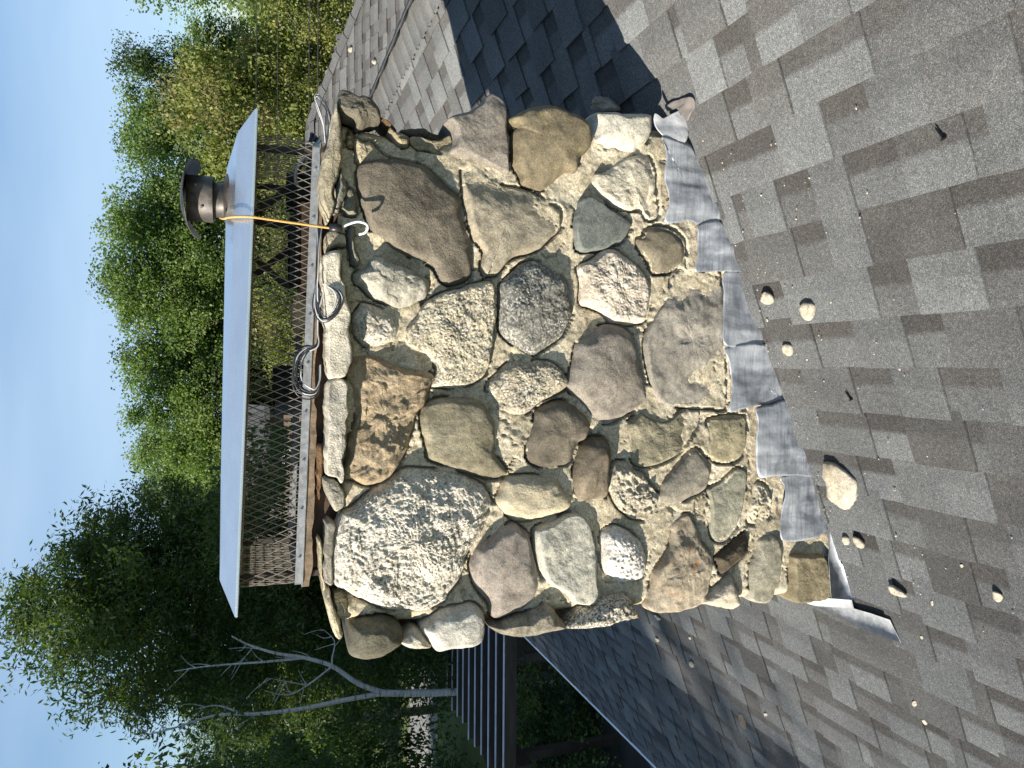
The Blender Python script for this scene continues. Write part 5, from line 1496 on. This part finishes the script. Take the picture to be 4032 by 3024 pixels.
# dropped screws
m_screw = plain('black_screw', (.02, .02, .022), .35, metal=.6)
for i, (x, y, lb) in enumerate([(.506, -.874, 'black screw lying on sunlit shingles nearest the camera'), (-.077, -.353, 'black screw lying on shingles near the largest mortar chunk')]):
    z = M_ROOF * x + .022
    t = thing('roofing_screw', lb, 'screw', (x, y, z), 'dropped screws')
    d = Vector((.8, .35, .8 * M_ROOF)).normalized()
    p = Vector((x, y, z))
    MB().tube([p, p + d * .024, p + d * .030], [.0026, .0022, .0004], 8).build('shank', m_screw, t)
    MB().tube([p - d * .004, p - d * .001, p + d * .001], [.0062, .0062, .003], 10).build('head', m_screw, t)

# ------------------------------------------------------------------ pergola and patio left of the house
m_stain = plain('dark_stained_wood', (.050, .036, .028), .55, var=.35, scale=6, stretch=(.4, 3, 3))
m_skylit = plain('painted_skylit_edge', (.62, .63, .66), .5, var=.2, scale=5)  # sky light caught by the rafter tops, put into a pale colour
pg = thing('pergola', 'dark brown wooden pergola with tall rafters beside the house', 'pergola', (-5, 11, GROUND))
for k in range(10):
    y = 9.05 + k * .41
    MB().box(-6.75 - .06 * (k % 3), -3.0, y - .02, y + .02, -2.31, -2.108).build('rafter', m_stain, pg)
    MB().box(-6.76 - .06 * (k % 3), -2.99, y - .023, y + .023, -2.106, -2.092).build('rafter_lit_strip', m_skylit, pg)  # strip added on the rafter to carry the painted light of its top
for y in (9.15, 11.2, 12.6):
    pass
for x in (-6.35, -3.6):
    MB().box(x - .045, x + .045, 8.9, 12.95, -2.53, -2.315).build('beam', m_stain, pg)
for x, y in ((-6.35, 9.3), (-6.35, 12.6), (-3.6, 9.3), (-3.6, 12.6), (-4.72, 9.3)):
    MB().box(x - .07, x + .07, y - .07, y + .07, GROUND, -2.535).build('post', m_stain, pg)
m_patio = ground_mat('patio_slab', (.045, .043, .04), (.07, .066, .06), 2.0)
sheet('patio', [(-8.2, 1.5), (-2.8, 1.5), (-2.8, 12.8), (-6.9, 12.8)], GROUND + .012, m_patio)
m_mauve = plain('mauve_tabletop', (.20, .13, .13), .5, var=.1)
tb = thing('patio_table', 'round mauve patio table in the shade under the eave', 'table', (-4.6, 8.2, GROUND))
MB().lathe([(0, GROUND + .74), (.62, GROUND + .74), (.64, GROUND + .725), (.62, GROUND + .70), (0, GROUND + .70)], -4.6, 8.3, 40).build('table_top', m_mauve, tb)
MB().lathe([(.05, GROUND + .70), (.05, GROUND + .05), (.30, GROUND + .03), (.30, GROUND + .013)], -4.6, 8.3, 24).build('pedestal', m_stain, tb)
bn = thing('patio_railing', 'grey wooden railing running along the dark patio', 'railing', (-4.6, 6.5, GROUND))
m_grey = plain('weathered_rail', (.15, .15, .145), .8, var=.2)
MB().bar((-4.30, 8.6, -3.35), (-5.35, 6.2, -3.35), .10, .05).build('top_rail', m_grey, bn)
for q in (0.03, .5, .97):
    x, y = -4.30 - 1.05 * q, 8.6 - 2.4 * q
    MB().box(x - .035, x + .035, y - .035, y + .035, GROUND, -3.38).build('post', m_grey, bn)
stp = thing('wooden_steps', 'dark wooden steps with open treads below the eave', 'steps', (-4.2, 4.8, GROUND))
for k in range(6):
    MB().box(-4.75, -3.85, 4.4 + k * .24, 4.62 + k * .24, -3.95 + k * .17, -3.91 + k * .17).build('tread', m_stain, stp)
for x in (-4.78, -3.82):
    MB().bar((x, 4.3, -4.15), (x, 5.95, -2.98), .05, .2).build('stringer', m_stain, stp)

# utility pole and wires
m_pole = plain('weathered_pole', (.17, .15, .12), .9, var=.2)
up = thing('wooden_post', 'weathered grey wooden post standing beyond the driveway at the left', 'pole', (-11.75, 22.9, GROUND))
MB().tube([(-11.78, 22.9, GROUND), (-11.74, 22.9, -1.5)], [.15, .13], 12).build('shaft', m_pole, up, True)
MB().tube([(-11.74, 22.9, -1.5), (-11.74, 22.9, -1.46)], [.16, .12], 12).build('cap', m_pole, up, True)
m_wire = plain('power_line', (.05, .05, .05), .5)
for i, (z, lb) in enumerate([(1.635, 'topmost power line strung in front of the right trees'), (1.008, 'second power line from the top before the right trees'), (.06, 'third power line from the top before the right trees'), (-.206, 'lowest power line before the right trees')]):
    w = mesh('power_line', *(lambda m: (m.v, m.f))(MB().tube([(4 + k * 3.0, 22 + k * .1, z + .0025 * (k - 4) ** 2) for k in range(9)], .011 if i < 2 else .016, 6)), m_wire)
    tag(w, lb, 'power line', 'power lines')

# ------------------------------------------------------------------ houses behind
m_shake = plain('brown_wall_shingle', (.20, .14, .10), .85, var=.25, scale=18, bmp=.4, bscale=40, stretch=(3, 3, 1))
m_roofd = plain('dark_roof', (.06, .06, .065), .85, var=.2, scale=5)
m_trim = plain('white_trim', (.78, .79, .80), .5, var=.04)
m_glass = plain('window_glass', (.10, .15, .15), .08, var=.1)
bh = thing('brown_house', 'brown shingled house with white gable window behind the mesh guard', 'house', (-3.5, 28, GROUND))
hy = 26.0
MB().add([(-1.65, hy, GROUND), (-6.6, hy, GROUND), (-6.6, hy, 1.15), (-1.65, hy, 1.35), (-1.65, hy + 7, GROUND), (-6.6, hy + 7, GROUND), (-6.6, hy + 7, 1.15), (-1.65, hy + 7, 1.35)],
         [(0, 1, 2, 3), (4, 7, 6, 5), (0, 3, 7, 4), (1, 5, 6, 2)]).build('wall', m_shake, bh)
MB().add([(-1.3, hy - .4, 1.20), (-6.9, hy - .4, 1.05), (-6.9, hy + 3.5, 2.6), (-1.3, hy + 3.5, 2.75), (-1.3, hy + 7.4, 1.2), (-6.9, hy + 7.4, 1.05),
          (-1.3, hy - .4, 1.38), (-6.9, hy - .4, 1.23), (-6.9, hy + 3.5, 2.78), (-1.3, hy + 3.5, 2.93), (-1.3, hy + 7.4, 1.38), (-6.9, hy + 7.4, 1.23)],
         [(6, 7, 8, 9), (9, 8, 11, 10), (0, 3, 2, 1), (3, 4, 5, 2), (0, 1, 7, 6), (4, 10, 11, 5), (0, 6, 9, 3), (3, 9, 10, 4), (1, 2, 8, 7), (2, 5, 11, 8)]).build('roof', m_roofd, bh)
MB().add([(-1.66, hy - .01, -.6), (-1.0, hy + .9, -.6), (-1.0, hy + .9, .9), (-1.66, hy - .01, 1.1)], [(0, 1, 2, 3)]).build('corner_panel', m_roofd, bh)
gbl = MB()
gx, gz_ = -3.18, .86
for s_ in (-1, 1):
    gbl.bar((gx, hy - .45, gz_), (gx + s_ * .78, hy - .45, gz_ - .80), .10, .12)
gb = gbl.build('gable_trim', m_trim, bh)
MB().add([(gx, hy - .35, gz_ - .05), (gx - .72, hy - .35, gz_ - .80), (gx + .72, hy - .35, gz_ - .80), (gx + .72, hy - .35, -1.9), (gx - .72, hy - .35, -1.9),
          (gx, hy, gz_ - .05), (gx - .72, hy, gz_ - .80), (gx + .72, hy, gz_ - .80), (gx + .72, hy, -1.9), (gx - .72, hy, -1.9)],
         [(0, 1, 4, 3, 2), (0, 5, 6, 1), (0, 2, 7, 5), (1, 6, 9, 4), (2, 3, 8, 7)]).build('dormer_wall', plain('grey_shingle', (.30, .30, .31), .85, var=.2, scale=20), bh)
wf_ = MB()
for (x0, x1, z0, z1) in ((gx - .45, gx + .45, .0, .05), (gx - .45, gx + .45, -.8, -.75), (gx - .45, gx - .40, -.8, .05), (gx + .40, gx + .45, -.8, .05), (gx - .02, gx + .02, -.8, .05)):
    wf_.box(x0, x1, hy - .40, hy - .36, z0, z1)
wfo = wf_.build('window_frame', m_trim, bh)
MB().box(gx - .41, gx + .41, hy - .375, hy - .36, -.76, .01).build('pane', m_glass, wfo)

wh = thing('white_house', 'pale grey clapboard house corner at the far right behind the wing roof', 'house', (18, 32, GROUND))
m_clap = plain('white_clapboard', (.55, .58, .62), .6, var=.05, scale=3)
MB().box(14.6, 21.0, 30.4, 36, GROUND, -.9).build('wall', m_clap, wh)
MB().add([(14.2, 30.0, -.95), (21.4, 30.0, -.95), (21.4, 36.4, -.95), (14.2, 36.4, -.95), (14.2, 33.2, 1.2), (21.4, 33.2, 1.2)],
         [(0, 1, 5, 4), (3, 4, 5, 2), (0, 4, 3), (1, 2, 5), (0, 3, 2, 1)]).build('roof', m_roofd, wh)
for x in (15.0, 16.4):
    wo_ = MB().box(x, x + .75, 30.32, 30.39, -2.6, -1.75).build('window', m_trim, wh)
    MB().box(x + .07, x + .68, 30.28, 30.31, -2.5, -1.85).build('pane', m_glass, wo_)
bs = thing('grey_fence', 'weathered board fence beyond the wing roof at the right', 'fence', (10, 23, GROUND))
for k in range(26):
    x = 6.2 + k * .18
    MB().box(x, x + .165, 22.6 + .02 * (k % 3), 22.63 + .02 * (k % 3), GROUND, -.62 + .03 * (k % 4) - .2).build('board', m_grey, bs)

# ------------------------------------------------------------------ trees
m_leaf = leaf_mat('leaves', .42)
m_bark = plain('grey_bark', (.10, .085, .07), .95, var=.35, scale=6, bmp=.6, bscale=18)
m_birch, nt, b = new_mat('birch_bark')
v = coords(nt, 'Position', (3, 3, 14))
n1 = tnoise(nt, v, 1.6, 6, .6)
c = ramp(nt, [(.32, (.05, .045, .04)), (.42, (.42, .41, .40)), (.7, (.62, .60, .58))], n1)
nt.links.new(c, b.inputs['Base Color'])
b.inputs['Roughness'].default_value = .85


def crown_arrays(seed, lobes, ncl, per, rc, leaf, aspect, pal, droop=.3, shell=2.4):
    r = np.random.default_rng(seed)
    w = np.array([l[1][0] * l[1][1] * l[1][2] for l in lobes]) ** .67
    w = w / w.sum()
    which = r.choice(len(lobes), ncl, p=w)
    cen = np.array([l[0] for l in lobes])[which]
    rad = np.array([l[1] for l in lobes])[which]
    u = r.normal(size=(ncl, 3))
    u /= np.linalg.norm(u, axis=1)[:, None]
    cc = cen + u * rad * (r.random(ncl) ** (1 / shell))[:, None]
    n = ncl * per
    ci = np.repeat(np.arange(ncl), per)
    sz = rc * r.uniform(.55, 1.35, ncl)
    pos = cc[ci] + np.clip(r.normal(size=(n, 3)), -1.7, 1.7) * (sz[ci] * .55)[:, None] * np.array([1, 1, .75])
    nrm = r.normal(size=(n, 3)) + np.array([0, 0, .8])
    nrm /= np.linalg.norm(nrm, axis=1)[:, None]
    ax = r.normal(size=(n, 3)) - np.array([0, 0, droop])
    ax -= nrm * (ax * nrm).sum(1)[:, None]
    ax /= np.linalg.norm(ax, axis=1)[:, None]
    bx_ = np.cross(nrm, ax)
    ls = leaf * r.uniform(.6, 1.3, n)
    a = ax * ls[:, None]
    b_ = bx_ * (ls * aspect)[:, None]
    V = np.stack([pos - a * .5, pos - a * .05 + b_ * .5, pos + a * .5, pos - a * .05 - b_ * .5], 1).reshape(-1, 3)
    pal = np.array(pal)
    pc = pal[r.integers(0, len(pal), ncl)][ci] * r.uniform(.72, 1.28, n)[:, None]
    C = np.repeat(pc, 4, 0)
    return V, C, cc


def quads_mesh(name, V, C, mat):
    me = bpy.data.meshes.new(name)
    n = len(V) // 4
    me.vertices.add(len(V))
    me.vertices.foreach_set('co', V.astype(np.float32).ravel())
    me.loops.add(len(V))
    me.loops.foreach_set('vertex_index', np.arange(len(V), dtype=np.int32))
    me.polygons.add(n)
    me.polygons.foreach_set('loop_start', np.arange(0, len(V), 4, dtype=np.int32))
    me.polygons.foreach_set('loop_total', np.full(n, 4, dtype=np.int32))
    a = me.color_attributes.new('tint', 'FLOAT_COLOR', 'POINT')
    cc = np.ones((len(V), 4), dtype=np.float32)
    cc[:, :3] = C
    a.data.foreach_set('color', cc.ravel())
    me.update(calc_edges=True)
    me.validate()
    me.materials.append(mat)
    return me


def trunk_mesh(seed, height, r0, cc, nlimb, sway=.25, top=.85):
    rnd = random.Random(seed)
    mb = MB()
    pts, rads = [], []
    for k in range(9):
        t = k / 8
        pts.append(Vector((sway * math.sin(t * 3 + seed) * t, sway * math.cos(t * 2.3 + seed) * t, height * top * t)))
        rads.append(r0 * (1 - .85 * t) + .012)
    mb.tube(pts, rads, 10)
    idx = rnd.sample(range(len(cc)), min(nlimb, len(cc)))
    for i in idx:
        e = Vector(cc[i])
        t = min(max((e.z - e.xy.length * .7) / (height * top), .22), .93)
        j = t * 8
        k = min(int(j), 7)
        s = pts[k].lerp(pts[k + 1], j - k)
        rs = rads[k] * .45
        mid = s.lerp(e, .5) + Vector((rnd.uniform(-.2, .2), rnd.uniform(-.2, .2), rnd.uniform(-.1, .35)))
        mb.tube(spline([s, mid, e], 4), [rs * (1 - .88 * q / 8) + .006 for q in range(9)], 6)
    return mb


GREEN = [(.145, .205, .060), (.165, .225, .075), (.120, .178, .052), (.19, .245, .095)]
DEEP = [(.050, .085, .028), (.065, .105, .034), (.045, .075, .027)]
YEL = [(.20, .22, .06), (.24, .245, .08), (.15, .18, .05), (.20, .18, .075)]
protos = []


def make_proto(seed, H, lobes, ncl, per, rc, leaf, aspect, pal, nlimb=22, r0=.16, shell=2.4, droop=.3):
    V, C, cc = crown_arrays(seed, lobes, ncl, per, rc, leaf, aspect, pal, droop, shell)
    me = quads_mesh('crown', V, C, m_leaf)
    tm = trunk_mesh(seed, H, r0, cc, nlimb)
    return me, tm, None


def place_tree(proto, name, label, cat, loc, rz, sc, group, cache={}):
    me, tm, _ = proto
    t = thing(name, label, cat, loc, group)
    t.rotation_euler = (0, 0, rz)
    t.scale = sc
    c = bpy.data.objects.new('crown', me)
    link(c, t)
    k = id(tm)
    if k not in cache:
        o = tm.build('trunk', m_bark, None, True)
        cache[k] = o.data
        o.parent = t
    else:
        o = bpy.data.objects.new('trunk', cache[k])
        link(o, t)
    return t


# heights are for a 12 m tree, scaled per placement
pA = make_proto(21, 12, [((0, 0, 6.5), (2.0, 2.0, 4.2)), ((.5, .3, 9.5), (1.2, 1.2, 2.2)), ((-.7, -.2, 4.2), (1.9, 1.8, 2.2)), ((-.6, .4, 8.4), (1.2, 1.2, 1.8))], 360, 190, .62, .115, .66, GREEN)
pB = make_proto(22, 12, [((.2, 0, 7.0), (1.8, 1.8, 3.8)), ((-.9, .2, 9.3), (.9, .9, 2.0)), ((.9, -.2, 9.9), (.8, .9, 1.7)), ((.4, .4, 4.0), (2.0, 1.9, 2.2))], 320, 190, .60, .115, .66, GREEN[:3] + DEEP[1:2])
pC = make_proto(23, 12, [((0, 0, 6.8), (1.5, 1.5, 4.2)), ((.4, .1, 10.0), (.8, .8, 1.7)), ((-.3, .2, 4.0), (1.5, 1.5, 2.0))], 170, 170, .55, .11, .62, DEEP + GREEN[2:3], 26)
pY = make_proto(24, 6, [((0, 0, 3.2), (1.9, 1.8, 2.6)), ((.7, .2, 4.6), (1.0, 1.0, 1.2)), ((-.9, 0, 2.3), (1.2, 1.2, 1.6))], 240, 150, .42, .095, .62, YEL)
pS = make_proto(25, 3, [((0, 0, 1.5), (1.7, 1.5, 1.4)), ((.8, .2, 1.1), (1.1, 1.0, 1.0))], 150, 90, .36, .10, .6, DEEP + GREEN[:1], 10, .06)

TREES = [
 (pA, 'tall bright green poplar at the far right of the tree row', (16.6, 29.0, GROUND), .4, (1.25, 1.25, 1.16)),
 (pC, 'thin airy poplar second from the right of the tree row', (12.3, 31.0, GROUND), 1.2, (.9, .9, 1.04)),
 (pB, 'dark green poplar behind the vent cowl side of the row', (10.0, 31.5, GROUND), 2.2, (1.1, 1.1, .99)),
 (pA, 'tall full poplar rising above the vent cowl', (6.6, 31.0, GROUND), 3.0, (1.02, 1.02, 1.03)),
 (pB, 'pointed poplar just left of the one above the vent cowl', (4.3, 30.0, GROUND), 4.1, (1.05, 1.05, 1.01)),
 (pA, 'broad sunlit poplar over the middle of the shiny lid', (1.8, 30.5, GROUND), 5.3, (1.12, 1.12, 0.99)),
 (pB, 'sunlit poplar left of the middle of the shiny lid', (-.6, 30.0, GROUND), .9, (1.08, 1.08, 0.97)),
 (pA, 'leaning poplar next to the big dark tree', (-2.9, 31.0, GROUND), 2.0, (.98, .98, 0.95)),
 (pC, 'bare-limbed poplar with gaps between the sunlit poplars', (.4, 33.5, GROUND), 4.4, (1.3, 1.3, 0.92)),
 (pB, 'shadowy poplar filling the gap behind the right poplars', (14.0, 35.5, GROUND), 3.3, (1.25, 1.25, 0.81)),
 (pA, 'lower poplar behind the vent cowl tree', (8.4, 35.0, GROUND), 1.5, (1.2, 1.2, 0.81)),
 (pB, 'lower poplar behind the centre poplars', (3.2, 35.5, GROUND), 5.9, (1.3, 1.3, 0.84)),
]
for pr, lb, loc, rz, sc in TREES:
    place_tree(pr, 'poplar_tree', lb, 'tree', loc, rz, sc, 'row of poplars behind the house')
BUSH = [
 ('yellow green leafy tree behind the right end of the lid', (8.6, 24.5, GROUND), .3, (1.35, 1.2, 1.55)),
 ('yellow green small tree right of the mesh guard', (11.3, 25.0, GROUND), 1.9, (1.1, 1.0, 1.15)),
 ('yellow green bush low behind the mesh, centre', (4.9, 25.5, GROUND), 3.1, (1.3, 1.2, 1.0)),
 ('yellow green bush low behind the mesh beside the brown house', (1.2, 24.5, GROUND), 4.6, (1.3, 1.2, 1.05)),
 ('sunlit bush below the far right poplar', (13.2, 26.5, GROUND), 5.2, (1.1, 1.0, .8)),
]
for lb, loc, rz, sc in BUSH:
    place_tree(pY, 'young_tree', lb, 'tree', loc, rz, sc, 'yellow green undergrowth')

# big dark tree at the left, with narrow leaves
pD = make_proto(31, 11, [((0, 0, 7.0), (2.5, 2.6, 4.0)), ((.7, 0, 4.0), (3.1, 2.6, 2.8)), ((-.9, 0, 3.2), (2.4, 2.4, 2.6)), ((-1.3, -.3, 8.0), (1.5, 1.7, 2.4)), ((1.1, .2, 8.6), (1.3, 1.3, 2.0)), ((-.2, 0, 10.0), (1.3, 1.3, 1.5))],
                980, 170, .48, .135, .32, [(.060, .095, .028), (.075, .110, .032), (.050, .082, .026), (.10, .13, .045)], 30, .22, 2.6, .5)
place_tree(pD, 'broadleaf_tree', 'big dark tree with narrow leaves left of the shiny lid', 'tree', (-4.7, 15.0, GROUND), .7, (1.0, 1.0, .93), None)
for lb, loc, rz, sc in [('dark tree behind the birch fork at the left', (-11.8, 30.0, GROUND), .4, (1.3, 1.3, .84)), ('dark tree behind the pergola corner', (-8.0, 30.5, GROUND), 2.1, (1.2, 1.2, .80)),
                        ('dark tree furthest left behind the near leaves', (-19.5, 31.0, GROUND), 3.3, (1.4, 1.4, .86)), ('dark tree behind the left end of the mesh guard', (-5.4, 34.5, GROUND), 5.1, (1.1, 1.1, .95))]:
    place_tree(pD, 'broadleaf_tree', lb, 'tree', loc, rz, sc, 'dark trees at the left')
pN = make_proto(33, 9, [((0, 0, 6.2), (2.1, 2.1, 2.6)), ((.9, -.3, 4.6), (1.6, 1.5, 1.8)), ((1.5, 0, 8.0), (1.0, 1.0, 1.2))], 210, 80, .40, .11, .5, DEEP, 26, .16, 2.0, .4)
place_tree(pN, 'broadleaf_tree', 'near dark leafy tree at the left picture edge with leaves against the sky', 'tree', (-7.35, 9.6, GROUND), 2.6, (.95, .95, 1.16), None)
for i, (lb, loc, rz, sc) in enumerate([
    ('dark shrub behind the pergola under the big dark tree', (-5.6, 17.5, GROUND), .3, (1.5, 1.3, 1.9)),
    ('dark shrub at the left edge beyond the pergola', (-11.6, 15.5, GROUND), 2.2, (1.3, 1.2, .9)),
    ('tall shrub behind the birch at the left edge', (-12.4, 19.5, GROUND), 4.0, (1.3, 1.3, 2.4)),
    ('dark shrub hidden low beside the chimney left edge', (-3.4, 18.0, GROUND), 5.0, (1.6, 1.4, 2.4)),
    ('low green shrub in front of the pergola post', (-7.4, 8.0, GROUND), 3.6, (.8, .8, .7)),
    ('low green shrub beside the dark patio', (-7.0, 10.4, GROUND), .2, (.9, .9, .6)),
    ('tall shrub beyond the driveway behind the wooden post', (-14.5, 31.0, GROUND), .9, (2.2, 2.0, 2.2)),
]):
    place_tree(pS, 'shrub', lb, 'shrub', loc, rz, sc, 'dark shrubs at the left')

# the white birch with bare limbs
br = thing('birch_tree', 'white birch trunk with bare forked limbs in front of the dark tree', 'tree', (-6.4, 12.0, GROUND))
by_ = 12.0
MB().tube(spline([(-6.50, by_, GROUND), (-6.36, by_, -2.1), (-6.25, by_, -1.1), (-6.18, by_, -.6)], 6), [.078] * 6 + [.070] * 6 + [.062] * 7, 12).build('trunk', m_birch, br, True)
LIMBS = [([(-6.20, by_, -.7), (-5.95, by_, -.2), (-5.55, by_, .30), (-5.33, by_, .80), (-5.15, by_ - .1, 1.30), (-4.95, by_ - .1, 1.75), (-4.72, by_ - .2, 2.05)], .085),
         ([(-6.19, by_, -.65), (-6.22, by_, .1), (-6.27, by_, .8), (-6.30, by_ + .1, 1.6), (-6.22, by_ + .1, 2.3), (-6.30, by_, 3.0), (-6.35, by_, 3.4)], .080),
         ([(-5.33, by_, .80), (-5.30, by_ - .05, 1.5), (-5.26, by_ - .05, 2.4), (-5.28, by_ - .05, 3.0)], .04),
         ([(-5.55, by_, .30), (-5.85, by_, .75), (-5.98, by_, 1.1), (-5.85, by_, 1.5)], .03),
         ([(-5.55, by_, .30), (-5.40, by_, .30), (-5.08, by_, .26), (-4.85, by_, .45)], .03),
         ([(-6.25, by_ + .1, 1.9), (-6.05, by_ + .1, 2.3), (-6.02, by_, 2.65)], .035),
         ([(-5.85, by_, .75), (-5.70, by_, 1.2), (-5.62, by_, 1.45)], .016),
         ([(-5.0, by_, 1.68), (-5.25, by_, 1.9), (-5.3, by_, 2.1)], .014)]
for pts, r in LIMBS:
    sp = spline(pts, 6)
    n = len(sp)
    MB().tube(sp, [r * .66 * (1 - .8 * k / (n - 1)) for k in range(n)], 8).build('limb', m_birch, br, True)

tw = random.Random(3)
for pts, r in LIMBS:
    sp = spline(pts, 6)
    for _ in range(4):
        k = tw.randrange(len(sp) // 3, len(sp))
        p = sp[k]
        d = Vector((tw.uniform(-1, 1), tw.uniform(-.4, .4), tw.uniform(-.1, 1))).normalized()
        L = tw.uniform(.15, .55)
        q = p + d * L * .5 + Vector((0, 0, .05))
        MB().tube(spline([p, q, p + d * L + Vector((tw.uniform(-.1, .1), 0, .1))], 4), [.009 - .0008 * j for j in range(9)], 5).build('twig', m_birch, br, True)

# distant wood closing the horizon
Vs, Cs = [], []
for k in range(46):
    x = -75 + k * 3.6 + random.uniform(-1, 1)
    y = 62 + random.uniform(-6, 8)
    h = random.uniform(5.5, 8.5)
    V, C, cc = crown_arrays(900 + k, [((x, y, GROUND + h * .5), (2.6, 2.2, h * .5))], 34, 34, 1.0, .55, .7, DEEP + GREEN[:2])
    Vs.append(V)
    Cs.append(C)
dw = bpy.data.objects.new('distant_wood', quads_mesh('distant_wood', np.vstack(Vs), np.vstack(Cs), m_leaf))
link(dw)
tag(dw, 'far green wood closing the horizon behind the poplars', 'wood', None, 'stuff')

# trees beside the photographer, out of frame, whose shade falls on the eave side of the roof and the left garden
SHADE = [
 (pC, 'tall garden tree left of the house dappling the eave side shingles', (-19.5, -5.7, GROUND), 1.0, (1.7, 1.7, 1.45)),
 (pC, 'slender garden tree behind the one dappling the eave side shingles', (-23.8, -5.8, GROUND), 4.2, (1.7, 1.7, 1.62)),
 (pA, 'second tall garden tree left of the house, shading the patio', (-21.4, -1.6, GROUND), 2.6, (1.5, 1.5, 1.25)),
 (pA, 'third tall garden tree left of the house, shading the pergola', (-23.0, 1.6, GROUND), 4.0, (1.7, 1.7, 1.42)),
 (pA, 'fourth tall garden tree left of the house, shading the dark tree', (-24.2, 4.3, GROUND), 5.0, (1.75, 1.75, 1.7)),
 (pA, 'fifth tall garden tree left of the house, shading the dark tree', (-25.6, 7.1, GROUND), .5, (1.75, 1.75, 1.7)),
 (pA, 'sixth tall garden tree left of the house', (-26.8, 10.0, GROUND), 1.7, (1.7, 1.7, 1.65)),
 (pA, 'seventh tall garden tree left of the house, furthest from the eave', (-28.4, 13.2, GROUND), 2.9, (1.6, 1.6, 1.5)),
]
for pr, lb, loc, rz, sc in SHADE:
    place_tree(pr, 'garden_tree', lb, 'tree', loc, rz, sc, 'garden trees left of the house')
